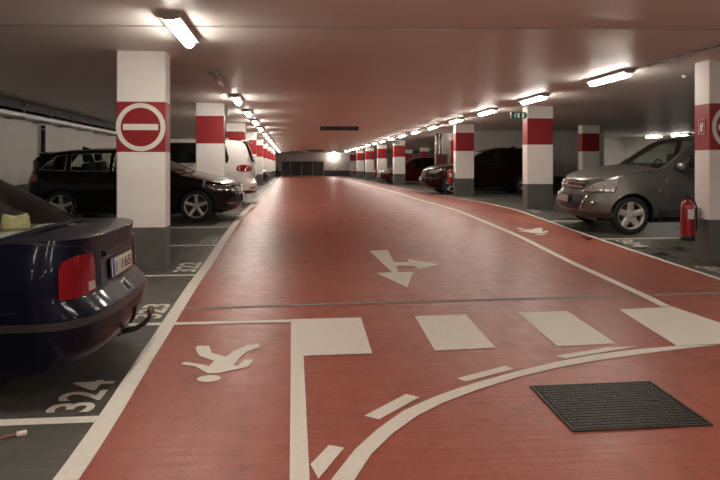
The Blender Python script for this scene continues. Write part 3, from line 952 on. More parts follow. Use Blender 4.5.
# litter
r = empty('litter', (-1.37, 3.44, FZ(3.44)))
m = MB(); m.box((.03, .01, .014), (.05, .03, .022), mat=Matrix.Rotation(.4, 3, 'Z'), bev=.008); m.build('crumpled_tip', simple('pale_pink_paper', (.80, .62, .58), .6), r)
m = MB(); m.tube([(.01, 0, .012), (-.03, -.02, .015), (-.06, -.045, .008)], .006, 6); m.build('stem', simple('dull_red_paper', (.35, .12, .10), .6), r)
tag(r, 'small crumpled pinkish wrapper lying on the grey floor by the left line', 'litter')

# oil stains on the right bay floor
k = NT('dark_oil_film')
k.b.inputs['Base Color'].default_value = (.012, .011, .010, 1); k.b.inputs['Roughness'].default_value = .25
out_ = [n for n in k.t.nodes if n.type == 'OUTPUT_MATERIAL'][0]
tr_ = k.n('ShaderNodeBsdfTransparent'); mx_ = k.n('ShaderNodeMixShader'); nz_ = k.n('ShaderNodeTexNoise'); g_ = k.n('ShaderNodeNewGeometry')
nz_.inputs['Scale'].default_value = 7; nz_.inputs['Detail'].default_value = 6
mr_ = k.n('ShaderNodeMapRange'); mr_.inputs[1].default_value = .40; mr_.inputs[2].default_value = .62; mr_.inputs[4].default_value = .85
k.l(g_.outputs['Position'], nz_.inputs['Vector']); k.l(nz_.outputs['Fac'], mr_.inputs[0]); k.l(mr_.outputs[0], mx_.inputs[0])
k.l(tr_.outputs[0], mx_.inputs[1]); k.l(k.b.outputs[0], mx_.inputs[2]); k.l(mx_.outputs[0], out_.inputs[0])
M_OIL = k.m


def blob(cx, cy, rx, ry, seed, n=40):
    rd = random.Random(seed); ph = [rd.uniform(0, 6.28) for _ in range(5)]
    return [(cx + rx * math.cos(t) * (1 + sum(.16 * math.sin((j + 2) * t + ph[j]) for j in range(5))), cy + ry * math.sin(t) * (1 + sum(.16 * math.sin((j + 2) * t + ph[j]) for j in range(5)))) for t in [2 * PI * i / n for i in range(n)]]


for i, (cx, cy, rx, ry, lb) in enumerate(((5.75, 9.40, .26, .16, 'dark oil stain beside the extinguisher on the right bay floor'), (5.30, 8.95, .13, .24, 'dark oil streak reaching the thin line by the right pillar'),
                                  (5.25, 9.55, .12, .08, 'small oil spot before the silver off-roader wheel'), (5.75, 12.9, .30, .18, 'dark oil stain beside the silver off-roader nose'), (4.86, 10.55, .10, .22, 'dark tyre scuff on the red walkway edge'))):
    tag(floor_poly('oil_stain', blob(cx, cy, rx, ry, i), M_OIL, .0055, .1), lb, 'stain', kind='stuff')

# ------------------------------------------------------------------ cars
def car_paint(name, col, metal=.3, rough=.32, coat=.45):
    k = NT(name)
    k.b.inputs['Base Color'].default_value = (*col, 1)
    k.b.inputs['Metallic'].default_value = metal
    k.b.inputs['Coat Weight'].default_value = coat
    k.b.inputs['Coat IOR'].default_value = 1.38
    k.b.inputs['Specular IOR Level'].default_value = .12
    k.b.inputs['Coat Roughness'].default_value = .06
    tc = k.n('ShaderNodeTexCoord'); nz = k.n('ShaderNodeTexNoise'); nz.inputs['Scale'].default_value = 3
    k.l(tc.outputs['Object'], nz.inputs['Vector'])
    mr = k.n('ShaderNodeMapRange'); mr.inputs[3].default_value = rough - .05; mr.inputs[4].default_value = rough + .08
    k.l(nz.outputs['Fac'], mr.inputs[0]); k.l(mr.outputs[0], k.b.inputs['Roughness'])
    return k.m


def sstep(t):
    t = max(0., min(1., t)); return t * t * (3 - 2 * t)


class Car:
    """body surface P(s, z): s runs along half the plan outline from the middle of the nose to the middle of the tail;
    along the straight flank s equals the distance x from the nose"""
    def __init__(c, spec):
        c.S = spec; c.L = spec['L']; c.W = spec['W']; a, b = spec['a'], spec['b']; p = spec.get('p', 2.5); pt = spec.get('pt', p)
        hw = c.W / 2; pts = []
        N = 60
        for i in range(N + 1):
            t = i / N; ang = t * PI / 2
            pts.append((a * (1 - math.cos(ang) ** (2 / p)) if t < 1 else a, hw * math.sin(ang) ** (2 / p)))
        nose = pts; tail = []
        for i in range(N + 1):
            ang = (1 - i / N) * PI / 2
            tail.append((c.L - b * (1 - math.cos(ang) ** (2 / pt)) if i else c.L - b, hw * math.sin(ang) ** (2 / pt)))
        S = [0]
        for i in range(1, len(nose)): S.append(S[-1] + math.dist(nose[i], nose[i - 1]))
        off = a - S[-1]; S = [v + off for v in S]
        T = [c.L - b]
        for i in range(1, len(tail)): T.append(T[-1] + math.dist(tail[i], tail[i - 1]))
        c.tab = list(zip(S, nose)) + list(zip(T, tail))
        c.s0 = S[0]; c.s1 = T[-1]; c.nose_t = (S, nose); c.tail_t = (T, tail)
        c.sh = pchip(spec['shoulder']); c.zu = pchip(spec['zu']); c.nz = lin(spec['nose']) if spec.get('linear') else pchip(spec['nose']); c.tz = pchip(spec['tail'])
        c.ins = pchip(spec['inset']); c.sill = pchip(spec['sill'])
        c.nar = pchip(spec.get('narrow', [(0, 1), (c.L, 1)]))

    def plan(c, s):
        t = c.tab
        if s <= t[0][0]: return t[0][1]
        for i in range(1, len(t)):
            if s <= t[i][0]:
                a, b = t[i - 1], t[i]; d = b[0] - a[0]
                u = 0 if d < 1e-9 else (s - a[0]) / d
                return (a[1][0] + (b[1][0] - a[1][0]) * u, a[1][1] + (b[1][1] - a[1][1]) * u)
        return t[-1][1]

    def P(c, s, z, off=0.0, side=1):
        x, y = c.plan(s)
        wn = 1 - sstep(x / c.S.get('nblend', 1.0)); wt = 1 - sstep((c.L - x) / c.S.get('tblend', .8))
        x2 = x + c.nz(z) * wn + c.tz(z) * wt
        y2 = y * c.ins(z) * c.nar(x)
        fl = c.S.get('flare')
        if fl:
            for xw in c.S['wx']:
                d = math.hypot(x - xw, z - c.S['wr'])
                y2 += fl * math.exp(-((d - c.S['ar']) / .09) ** 2) * (1 if y > c.W * .4 else 0)
        v = Vector((x2 - c.L / 2, y2, z))
        if off:
            e = .01
            a = c.P(min(s + e, c.s1), z) - c.P(max(s - e, c.s0), z); b = c.P(s, z + e) - c.P(s, z - e)
            n = b.cross(a)
            if n.length > 1e-9:
                n.normalize()
                ref = Vector((v.x * .6, v.y + .05, 0))
                # outward
                if n.dot(ref) < 0: n = -n
                v = v + n * off
        if side < 0: v.y = -v.y
        return v

    def sf(c, y):      # s on the nose where the plan half width is y
        S, n = c.nose_t
        for i in range(1, len(S)):
            if n[i][1] >= y:
                u = (y - n[i - 1][1]) / max(1e-9, n[i][1] - n[i - 1][1]); return S[i - 1] + (S[i] - S[i - 1]) * u
        return S[-1]

    def sr(c, y):
        S, n = c.tail_t
        for i in range(1, len(S)):
            if n[i][1] <= y:
                u = (n[i - 1][1] - y) / max(1e-9, n[i - 1][1] - n[i][1]); return S[i - 1] + (S[i] - S[i - 1]) * u
        return S[-1]

    def pt(c, p):
        if len(p) == 3: return ((c.sf if p[0] == 'f' else c.sr)(p[1]), p[2])
        return p

    # roof part
    def edge_y(c, x):
        if not hasattr(c, '_e'):
            c._e = []
            n = 240
            for i in range(n + 1):
                s = c.s0 + (c.s1 - c.s0) * i / n; v = c.P(s, c.sh(c.plan(s)[0])); c._e.append((v.x + c.L / 2, v.y, v.z))
        e = c._e
        for i in range(1, len(e)):
            if x <= e[i][0]:
                a, b = e[i - 1], e[i]; u = (x - a[0]) / max(1e-9, b[0] - a[0]); u = max(0, min(1, u))
                return a[1] + (b[1] - a[1]) * u, a[2] + (b[2] - a[2]) * u
        return e[-1][1], e[-1][2]

    def Q(c, x, z, off=0, side=1):
        yb, zb = c.edge_y(x); H = c.S['H']; yr = c.S['yr']
        t = max(0, (z - zb) / (H - zb))
        y = yb - .015 - (yb - .015 - yr) * t ** 1.25 if yb > yr else yb
        return Vector((x - c.L / 2, side * (y + off), z))

    def T(c, x, t, off=0):
        z = c.zu(x); e = c.Q(x, z)
        cr = c.S.get('crown', .05)
        ws, we = c.S['ws']; rs, re_ = c.S['rg']
        bw = c.S.get('bow', .10) * (1 - sstep((x - ws) / (we - ws + .3)))
        br = c.S.get('rbow', .06) * sstep((x - rs + .2) / (re_ - rs + .2))
        k = 1 - t * t
        return Vector((e.x - bw * k + br * k, e.y * t, z + cr * k * (1 if we <= x <= rs else .75) + off))


def car_mesh_poly(c, surf, outer, holes, sx, sy, both=True, edge=.05, thick=0):
    vs, fs = cdt(outer, holes, sx, sy, edge)
    m = MB()
    for side in ((1, -1) if both else (1,)):
        m.add([surf(a, b, side) for a, b in vs], [f if side > 0 else f[::-1] for f in fs], 0, True)
    return m


def rim_thick(c, poly, off, side):
    """closed small overlay: top at off, skirt down into the body"""
    pass


def overlay(c, name, poly, off, mat, parent, both=True, edge=.04, sides=None, surf=None):
    poly = [c.pt(p) for p in poly]
    vs, fs = cdt(poly, (), .05, .04, edge)
    out = densify(poly, edge); n = len(out)
    objs = []
    for side in (sides or ((1, -1) if both else (1,))):
        m = MB()
        m.add([c.P(a, b, off, side) for a, b in vs], fs, 0, True)
        top = [c.P(a, b, off, side) for a, b in out]; bot = [c.P(a, b, -.006, side) for a, b in out]
        m.add(top + bot, [(i, (i + 1) % n, n + (i + 1) % n, n + i) for i in range(n)], 0, False)
        objs.append(m.build(name, mat, parent))
    return objs


def midoverlay(c, name, which, y0, z0, z1, off, mat, parent, y1=None, nz=3, bevz=0, yt=None):
    """overlay across the middle of the nose ('f') or tail ('r'); half width y0 at the bottom, yt at the top"""
    yt = y0 if yt is None else yt
    n = 14; rows_ = []
    g = c.sf if which == 'f' else c.sr
    for j in range(nz + 1):
        z = z0 + (z1 - z0) * j / nz; yy = y0 + (yt - y0) * j / nz; r_ = []
        for i in range(-n, n + 1):
            y = abs(i) / n * yy
            r_.append(c.P(g(y), z, off, 1 if i >= 0 else -1))
        rows_.append(r_)
    m = MB(); m.grid(rows_)
    cx = sum((v.x for r_ in rows_ for v in r_)) / (len(rows_) * len(r_))
    sgn = 1 if which == 'f' else -1
    ring = rows_[0] + [r_[-1] for r_ in rows_[1:-1]] + rows_[-1][::-1] + [r_[0] for r_ in rows_[1:-1]][::-1]
    k_ = len(ring)
    m.add(ring + [v + Vector((sgn * (off + .008), 0, 0)) for v in ring], [(i, (i + 1) % k_, k_ + (i + 1) % k_, k_ + i) for i in range(k_)])
    return m.build(name, mat, parent)


def seam(c, pts, w, m, off=.0015, side=1):
    pts = densify([c.pt(p) for p in pts], .04, False)
    L_ = []; R_ = []
    for i, p in enumerate(pts):
        a = pts[max(i - 1, 0)]; b = pts[min(i + 1, len(pts) - 1)]
        dx, dz = b[0] - a[0], b[1] - a[1]; l = math.hypot(dx, dz) or 1
        nx, nz = -dz / l * w / 2, dx / l * w / 2
        L_.append(c.P(p[0] + nx, p[1] + nz, off, side)); R_.append(c.P(p[0] - nx, p[1] - nz, off, side))
    m.grid([L_, R_], 0, True)


def make_wheel(r, w, style, parent, x, y, rimr, alloy=None):
    side = 1 if y > 0 else -1
    alloy = alloy or M_ALLOY
    m = MB()
    hw = w / 2
    prof = [(rimr, -hw * .8), (rimr + .012, -hw * .95), (r - .035, -hw), (r - .008, -hw * .8), (r, -hw * .5), (r, hw * .5), (r - .008, hw * .8), (r - .035, hw), (rimr + .012, hw * .95), (rimr, hw * .8)]
    m.lathe([(a, b) for a, b in prof], 40, 'y')
    wh = m.build('wheel', M_TYRE, parent)
    wh.location = (x, y, r)
    m = MB()
    o = side * hw
    m.lathe([(rimr * .99, -o * .8), (rimr * .93, -o * .6), (rimr * .90, o * .5), (rimr * .95, o * .82), (rimr * 1.0, o * .88), (rimr * 1.01, o * .80)], 40, 'y')
    n, w0, w1, kind = style
    for k in range(n):
        a = 2 * PI * k / n + .31
        ca, sa = math.cos(a), math.sin(a)

        def pp(rad, lat, yy): return (rad * ca - lat * sa, yy, rad * sa + lat * ca)
        st = [(.02, w0 * .5, .52), (rimr * .3, w0 * .5, .60), (rimr * .65, (w0 + w1) * .25 * (1 if kind != 'v' else .9), .66), (rimr * .96, w1 * .5, .80)]
        V_ = []
        for rad, lt, yy in st:
            V_ += [pp(rad, -lt, o * (yy - .02)), pp(rad, -lt * .6, o * (yy + .07)), pp(rad, lt * .6, o * (yy + .07)), pp(rad, lt, o * (yy - .02)), pp(rad, lt, o * (yy - .3)), pp(rad, -lt, o * (yy - .3))]
        F_ = []
        for i in range(3):
            for j in range(6): F_.append((i * 6 + j, i * 6 + (j + 1) % 6, (i + 1) * 6 + (j + 1) % 6, (i + 1) * 6 + j))
        m.add(V_, F_, 0, False)
    rm = m.build('rim', alloy, wh, sharp=40)
    m = MB(); m.lathe([(0, o * .68), (rimr * .15, o * .68), (rimr * .26, o * .62), (rimr * .27, o * .4)], 20, 'y')
    for k in range(5):
        a = 2 * PI * k / 5; m.lathe([(0, o * .70), (.009, o * .69), (.009, o * .6)], 6, 'y', (rimr * .2 * math.cos(a), 0, rimr * .2 * math.sin(a)))
    m.build('hub_cap', alloy, wh)
    m = MB(); m.lathe([(.0, o * .05), (rimr * .72, o * .05), (rimr * .74, o * -.05), (0, -o * .05)], 28, 'y'); m.lathe([(rimr * .76, -o * .3), (rimr * .95, -o * .3)], 28, 'y', mi=1)
    m.build('brake_disc', [M_BRAKE, M_BLACK], wh)
    return wh


def build_car(spec, name, label, cat='car', group=None):
    c = Car(spec); S = spec
    root = empty(name)
    tag(root, label, cat, group)
    paint = S['paint']; L = c.L
    wr, ar = S['wr'], S['ar']
    # --- shell outline in (s, z)
    bot = []
    N = 70
    def sillz(s): return c.sill(c.plan(s)[0])
    s = c.s0
    svals = [c.s0 + (c.s1 - c.s0) * i / 110 for i in range(111)]
    arcs = []
    for xw in S['wx']:
        zb = c.sill(xw); dz = wr - zb
        half = math.sqrt(max(0, ar * ar - (zb - wr) ** 2)); a0 = math.atan2(zb - wr, -half); a1 = math.atan2(zb - wr, half)
        # go from left to right over the top
        A = []
        st = a0 if a0 > 0 else a0 + 2 * PI
        en = a1
        if st < PI / 2: st += 2 * PI
        for i in range(21):
            t = st + (en - st) * i / 20; A.append((xw + ar * math.cos(t), wr + ar * math.sin(t)))
        arcs.append((xw - half, xw + half, A))
    i_arc = 0
    for s in svals:
        if i_arc < len(arcs) and s >= arcs[i_arc][0]:
            bot += arcs[i_arc][2]; i_arc += 1
        if any(a - .01 <= s <= b + .01 for a, b, _ in arcs): continue
        bot.append((s, sillz(s)))
    top = [(s, c.sh(c.plan(s)[0])) for s in svals]
    outer = bot + top[::-1]
    # --- doors cut from the shell
    doors = S.get('doors', [])
    holes = []
    dpolys = []
    for d in doors:
        # d: dict poly list of (x, z) ; z 'T' means top edge
        P_ = []
        for (x, z) in d:
            P_.append((x, (c.sh(x) - .012) if z == 'T' else z))
        P_ = densify(P_, .08)
        P_ = [(x, min(z, c.sh(x) - .012)) for x, z in P_]
        dpolys.append(P_)
        holes.append(P_)
    m = car_mesh_poly(c, lambda a, b, sd: c.P(a, b, 0, sd), outer, holes, .075, .075)
    # bonnet and deck surfaces
    s_c = S['cowl']; s_d = S['deck']
    cr_h = S.get('hood_crown', .05); cr_d = S.get('deck_crown', .02)

    def top_surf(sa, sb, cr, n=26, nt=14):
        R_ = []
        for i in range(n + 1):
            s = sa + (sb - sa) * i / n; x = c.plan(s)[0]; z = c.sh(x); e = c.P(s, z); yy = e.y
            k_ = min(1, (yy / (c.W * .42)) ** 1.0)
            R_.append([Vector((e.x, yy * t, z + cr * k_ * (1 - abs(t) ** 2.6))) for t in [-1 + 2 * j / nt for j in range(nt + 1)]])
        return R_
    body = m.build('body', paint, root)
    mb = MB(); mb.grid(top_surf(c.s0, s_c, cr_h)); mb.build('bonnet', paint, root)
    if s_d is not None:
        mb = MB(); mb.grid(top_surf(s_d, c.s1, cr_d)); mb.build('boot_lid', paint, root)
    # --- doors
    door_objs = []
    for P_ in dpolys:
        for side in (1, -1):
            vs, fs = cdt([((x - sum(q_[0] for q_ in P_) / len(P_)) * .992 + sum(q_[0] for q_ in P_) / len(P_), (z - .6) * .992 + .6) for x, z in P_], (), .08, .08, .06)
            mb = MB(); mb.add([c.P(a, b, 0, side) for a, b in vs], fs, 0, True)
            d_ = mb.build('door', paint, root); door_objs.append((d_, side, P_))
    for hx, hz, idx in S.get('handles', []):
        for d_, side, P_ in door_objs[idx * 2: idx * 2 + 2]:
            mb = MB(); p0 = c.P(hx - .09, hz, .03, side); p1 = c.P(hx, hz, .042, side); p2 = c.P(hx + .09, hz, .03, side)
            mb.tube([c.P(hx - .10, hz, .0, side), p0, p1, p2, c.P(hx + .10, hz, 0, side)], [.010, .013, .014, .013, .010], 8)
            mb.build('door_handle', S.get('handle_mat', paint), d_)
    # --- greenhouse
    xg0, xg1 = S['g']
    zu = c.zu
    nseg = 44
    xs_ = [xg0 + (xg1 - xg0) * i / nseg for i in range(nseg + 1)]
    lowf = lambda x: c.edge_y(x)[1]
    gout = [(x, lowf(x)) for x in xs_] + [(x, max(zu(x), lowf(x) + .004)) for x in reversed(xs_)]
    wins = []
    for w_ in S['windows']:
        wins.append([(x, (lowf(x) + z[1]) if isinstance(z, tuple) and z[0] == 'B' else ((zu(x) - z[1]) if isinstance(z, tuple) else z)) for x, z in w_])
    def wclip(P_):
        return [(x, min(max(z, lowf(x) + .012), zu(x) - .02)) for x, z in densify(P_, .06)]
    wins = [wclip(w_) for w_ in wins]
    # drop-in frame with window holes
    vs, fs = cdt(gout, wins, .09, .06, .06)
    mb = MB()
    for side in (1, -1): mb.add([c.Q(a, b, 0, side) for a, b in vs], fs, 0, True)
    # roof, pillars by the screens
    ws, we = S['ws']; rs, re_ = S['rg']
    def Tgrid(xa, xb, ta, tb, n, k_, off=0):
        return [[c.T(xa + (xb - xa) * i / n, ta + (tb - ta) * j / k_, off) for j in range(k_ + 1)] for i in range(n + 1)]
    def add_grid_faces(G): mb.grid(G)
    add_grid_faces(Tgrid(we, rs, -1, 1, 24, 16))
    gt = S.get('gt', .9)
    for (a, b, g_) in ((ws, we, .9), (rs, re_, gt)):
        for t0, t1 in ((-1, -g_), (g_, 1)): add_grid_faces(Tgrid(a, b, t0, t1, 14, 2))
    if re_ < xg1: add_grid_faces(Tgrid(re_, xg1, -1, 1, 6, 14))
    if ws > xg0: add_grid_faces(Tgrid(xg0, ws, -1, 1, 4, 14))
    mb.build('roof', S.get('roof_paint', paint), root)
    mb = MB(); mb.grid(Tgrid(ws, we, -.9, .9, 14, 14)); mb.build('windscreen', M_GLASS, root)
    mb = MB(); mb.grid(Tgrid(rs, re_, -gt, gt, 14, 14)); mb.build('rear_window', S.get('rear_glass', M_GLASS), root)
    for i, w_ in enumerate(wins):
        vs, fs = cdt(w_, (), .1, .08, .06)
        for side in (1, -1):
            m2 = MB(); m2.add([c.Q(a, b, -.006, side) for a, b in vs], fs, 0, True)
            m2.build('side_window', S['win_glass'][i] if isinstance(S.get('win_glass'), list) else S.get('win_glass', M_TINT), root)
            if S.get('win_trim'):
                t_ = MB(); t_.tube([c.Q(a, b, .004, side) for a, b in w_ + [w_[0]]], .006, 6, caps=False); t_.build('window_trim', S['win_trim'], root)
            else:
                t_ = MB(); t_.tube([c.Q(a, b, .001, side) for a, b in w_ + [w_[0]]], .007, 6, caps=False); t_.build('window_seal', M_BLACK, root)
    # --- wheel wells, underside
    for xw in S['wx']:
        for side in (1, -1):
            m2 = MB(); G = []
            for yy in (0, .30):
                r_ = []
                for i in range(25):
                    t = -.35 + (PI + .7) * i / 24
                    x = xw + (ar + .004) * math.cos(t); z = wr + (ar + .004) * math.sin(t)
                    y0_ = c.P(x, max(z, .2)).y - .004
                    r_.append(Vector((x - L / 2, side * (y0_ if yy == 0 else y0_ - yy), z)))
                G.append(r_)
            m2.grid(G)
            m2.add([Vector((xw - L / 2, side * (c.W / 2 - .32), wr))] + G[1], [(0, i + 1, i + 2) for i in range(24)])
            m2.build('wheel_arch', M_BLACK, root)
    m2 = MB(); hwb = c.W / 2
    m2.box((0, 0, S['clear'] + .03), (L - .7, c.W - .62, .06)); m2.box(((S['wx'][0] + S['wx'][1]) / 2 - L / 2, 0, S['clear'] + .035), (S['wx'][1] - S['wx'][0] - 2 * ar - .06, c.W - .14, .05))
    m2.build('underbody', M_BLACK, root)
    for xw in S['wx']:
        for side in (1, -1):
            make_wheel(wr, S.get('tw', .21), S['wheel'], root, xw - L / 2, side * (hwb - S.get('tw', .21) / 2 - .012), S['rim'], S.get('alloy'))
    # --- interior
    m2 = MB(); fz_ = S['clear'] + .12
    x_dash = S['ws'][0] + .28
    m2.box((x_dash - L / 2, 0, S['belt'] - .12), (.34, c.W - .34, .2), bev=.04); m2.build('dashboard', M_DARKIN, root)
    m2 = MB(); m2.tube([Vector((x_dash + .33 - L / 2 + .06 * math.sin(t) * .5, .36 * S.get('drv', 1) + .18 * math.cos(t), S['belt'] - .03 + .16 * math.sin(t))) for t in [2 * PI * i / 20 for i in range(21)]], .014, 8); m2.build('steering_wheel', M_BLACK, root)
    for xr, ys in S['seats']:
        for yy in ys:
            m2 = MB(); m2.box((xr - L / 2, yy, fz_ + .22), (.5, .50, .16), bev=.05); m2.box((xr + .27 - L / 2, yy, fz_ + .55), (.14, .48, .62), mat=Matrix.Rotation(.2, 3, 'Y'), bev=.05)
            st_ = m2.build('seat', M_DARKIN, root)
            m2 = MB(); m2.box((xr + .35 - L / 2, yy, fz_ + .95), (.10, .26, .17), mat=Matrix.Rotation(.15, 3, 'Y'), bev=.04); m2.build('headrest', M_DARKIN, st_)
    # --- mirrors
    mx_, mz_ = S['mirror']
    for side in (1, -1):
        b_ = c.Q(mx_, mz_, 0, side)
        m2 = MB(); ctr = b_ + Vector((0, side * .13, .035))
        m2.box(ctr, (.13, .20, .13), bev=.045); m2.box(b_ + Vector((0, side * .03, .0)), (.07, .1, .04), bev=.01)
        mr_ = m2.build('wing_mirror', S.get('mirror_mat', paint), root)
        m2 = MB(); m2.box(ctr + Vector((.066, 0, 0)), (.004, .16, .095)); m2.build('mirror_glass', M_CHROME, mr_)
    # --- seams
    m2 = MB()
    for side in (1, -1):
        for ln in S.get('seams', []): seam(c, ln, .007, m2, .0015, side)
        if S.get('hood_seam', True):
            sm_ = [(s, c.sh(c.plan(s)[0]) - .006) for s in [c.s0 + (s_c - c.s0) * i / 30 for i in range(31)]]
            seam(c, sm_, .007, m2, .0015, side)
    m2.build('panel_seam', M_BLACK, root)
    return c, root


def plate(c, which, z, w, h, off, parent, text=None, eu=True, lift=None, mat=None, y=0):
    """number plate, flat, at the middle of the nose or tail"""
    g = c.sf if which == 'f' else c.sr
    p = c.P(g(0.001), z, off, 1); q1 = c.P(g(0.001), z + .05, off, 1); q0 = c.P(g(0.001), z - .05, off, 1)
    tilt = math.atan2(q1.x - q0.x, q1.z - q0.z)
    sg = -1 if which == 'f' else 1
    r = Matrix.Rotation(tilt, 3, 'Y')
    m = MB(); m.box(p, (.012, w + .02, h + .02), mat=r, bev=.004); ho = m.build('plate_holder', M_BLACK, parent)
    m = MB(); m.box(p + Vector((sg * .008, 0, 0)), (.006, w, h), mat=r); pl = m.build('number_plate', mat or M_WHITEP, ho)
    if eu:
        m = MB(); yb = (w / 2 - .022) * (-1 if which == 'r' else 1)
        m.box(p + r @ Vector((sg * .012, yb, 0)), (.003, .042, h), mat=r); m.build('plate_band', M_BLUE, ho)
    if text:
        vs, fs = fit_text(text, w * .78, h * .62, .012)
        out = [p + r @ Vector((sg * .0125, (v.x + .02) * (1 if which == 'r' else -1), v.y)) for v in vs]
        # one mesh per character
        adj = {}
        for f in fs:
            for v in f: adj.setdefault(v, set()).update(f)
        seen = set(); comps = []
        for v in adj:
            if v in seen: continue
            st = [v]; cc = set()
            while st:
                a = st.pop()
                if a in cc: continue
                cc.add(a); st += list(adj[a] - cc)
            seen |= cc; comps.append(cc)
        for cc in comps:
            ids = sorted(cc); mp = {v: i for i, v in enumerate(ids)}
            m = MB(); m.add([out[v] for v in ids], [[mp[v] for v in f] for f in fs if f[0] in cc]); m.build('plate_character', M_BLACK, ho)
    return ho


def place_car(root, x_nose, yc, facing, spec, ylift=0):
    """facing +1: nose towards +X, -1: nose towards -X; x_nose is where the nose stands"""
    sl = math.atan((FZ(yc + .75) - FZ(yc - .75)) / 1.5)
    root.location = (x_nose - facing * spec['L'] / 2, yc, FZ(yc) + .002 + ylift)
    root.rotation_euler = (-sl if facing > 0 else sl, 0, PI if facing > 0 else 0)
    if facing > 0: root.rotation_euler = (-sl, 0, PI)


# ============ dark blue saloon, left foreground, tail towards the aisle
P_BLUE = car_paint('midnight_blue_paint', (.0018, .0026, .011), .05, .36, coat=.28)
sal = dict(L=4.70, W=1.74, H=1.43, a=.62, b=.42, p=2.6, pt=3.3, paint=P_BLUE, wr=.315, ar=.355, wx=(.90, 3.60), rim=.195, tw=.20, clear=.16, belt=.93,
           wheel=(7, .07, .05, 's'),
           shoulder=[(0, .66), (.3, .74), (1.2, .90), (1.6, .925), (3.0, .945), (4.0, .955), (4.4, .955), (4.7, .945)],
           sill=[(0, .22), (.5, .19), (.9, .19), (3.6, .20), (4.2, .22), (4.7, .27)],
           nose=[(.18, .10), (.3, .02), (.45, 0), (.55, .02), (.7, .10), (.95, .3)],
           tail=[(.2, -.13), (.28, -.05), (.36, -.008), (.46, 0), (.535, -.008), (.555, -.035), (.585, -.075), (.75, -.088), (.90, -.095), (.925, -.088), (.96, -.082)],
           inset=[(.15, .93), (.3, .975), (.5, 1.0), (.65, .998), (.80, .98), (.93, .935), (1.0, .91)],
           zu=[(1.22, .90), (1.5, 1.06), (2.05, 1.365), (2.5, 1.43), (3.0, 1.425), (3.35, 1.365), (3.8, 1.14), (4.17, .955), (4.3, .955)], yr=.56,
           cowl=1.30, deck=4.14, g=(1.24, 4.2), ws=(1.30, 2.10), rg=(3.32, 4.14), crown=.035, bow=.12, rbow=.09, hood_crown=.05, deck_crown=.014,
           windows=[[(1.75, ('B', .03)), (2.62, ('B', .03)), (2.62, ('U', .06)), (2.15, ('U', .06))], [(2.72, ('B', .03)), (3.62, ('B', .03)), (3.30, ('U', .07)), (2.72, ('U', .06))]],
           seats=[(2.05, (-.36, .36)), (2.95, (-.38, .0, .38))], mirror=(1.8, 1.0), doors=[], tblend=.45, nblend=1.0)
c, sroot = build_car(sal, 'saloon_car', 'dark blue saloon in the left foreground, tail towards the red lane, straw hat inside')
place_car(sroot, -1.06 - 4.70, 4.56, -1, sal, -.02)
for o_ in overlay(c, 'tail_light', [('r', .80, .63), ('r', .80, .79), ('r', .785, .825), ('r', .75, .845), ('r', .66, .855), ('r', .53, .85), ('r', .50, .81), ('r', .49, .635), ('r', .56, .625), ('r', .72, .62)], .007, M_REDLENS, sroot): pass
overlay(c, 'reversing_lens', [('r', .58, .64), ('r', .51, .64), ('r', .51, .69), ('r', .58, .69)], .0095, simple('pale_smoked_lens', (.50, .40, .36), .1, 0, 1), sroot)
overlay(c, 'bumper_strip', [(3.98, .475), (4.2, .475), (4.5, .475), ('r', .6, .475), ('r', .3, .475), ('r', 0, .475), ('r', 0, .515), ('r', .3, .515), ('r', .6, .515), (4.5, .515), (4.2, .515), (3.98, .515)], .008, simple('satin_black_strip', (.03, .028, .027), .3), sroot)
overlay(c, 'side_moulding', [(1.35, .50), (3.15, .50), (3.15, .545), (1.35, .545)], .010, M_BLACK, sroot)
midoverlay(c, 'plate_recess', 'r', .40, .635, .80, .002, simple('very_dark_blue', (.004, .005, .014), .3, 0, .3), sroot)
midoverlay(c, 'boot_grip', 'r', .34, .805, .835, .018, P_BLUE, sroot)
plate(c, 'r', .715, .50, .108, .012, sroot, '1 165')
m2 = MB()
for side in (1, -1):
    seam(c, [('r', .0, .592), ('r', .3, .592), ('r', .53, .592), ('r', .525, .75), ('r', .53, .835), ('r', .64, .90), (4.36, .945), (4.15, .948)], .008, m2, .002, side)
    seam(c, [(3.98, .20), (3.98, .46), (4.0, .56), (4.3, .58)], .007, m2, .0015, side)
m2.build('boot_seam', M_BLACK, sroot)
m2 = MB(); m2.box((1.95, 0, .972), (.04, .10, .012), bev=.004); m2.build('antenna_base', M_BLACK, sroot)
hb = empty('tow_bar'); hb.parent = sroot
m2 = MB(); X0 = 4.70 / 2
m2.tube([(X0 - .32, -.02, .29), (X0 - .14, -.02, .268), (X0 - .05, -.02, .262), (X0 + .02, -.02, .275), (X0 + .08, -.02, .310), (X0 + .112, -.02, .350), (X0 + .12, -.02, .38)], [.020, .020, .019, .018, .016, .014, .012], 12)
m2.build('neck', simple('sooty_steel', (.02, .018, .017), .4, .3), hb)
m2 = MB(); m2.lathe([(0, -.025), (.018, -.02), (.025, 0), (.018, .02), (0, .025)], 16, 'z', (X0 + .122, -.02, .395)); m2.build('ball', simple('dull_bronze_steel', (.20, .12, .09), .35, .7), hb)
m2 = MB(); m2.box((X0 - .10, -.02, .262), (.07, .09, .05), bev=.01); m2.box((X0 - .16, .10, .27), (.07, .07, .06), bev=.015); m2.build('socket', M_BLACK, hb)
m2 = MB(); m2.tube([(X0 - .04, .10, .29), (X0 - .01, .09, .33), (X0 + .005, .085, .40)], .008, 8); m2.build('safety_loop', M_BLACK, hb)
m2 = MB(); m2.box((3.80 - X0, 0, .921), (.66, 1.20, .02), bev=.006); m2.build('parcel_shelf', simple('dark_grey_shelf', (.14, .135, .12), .85), sroot)
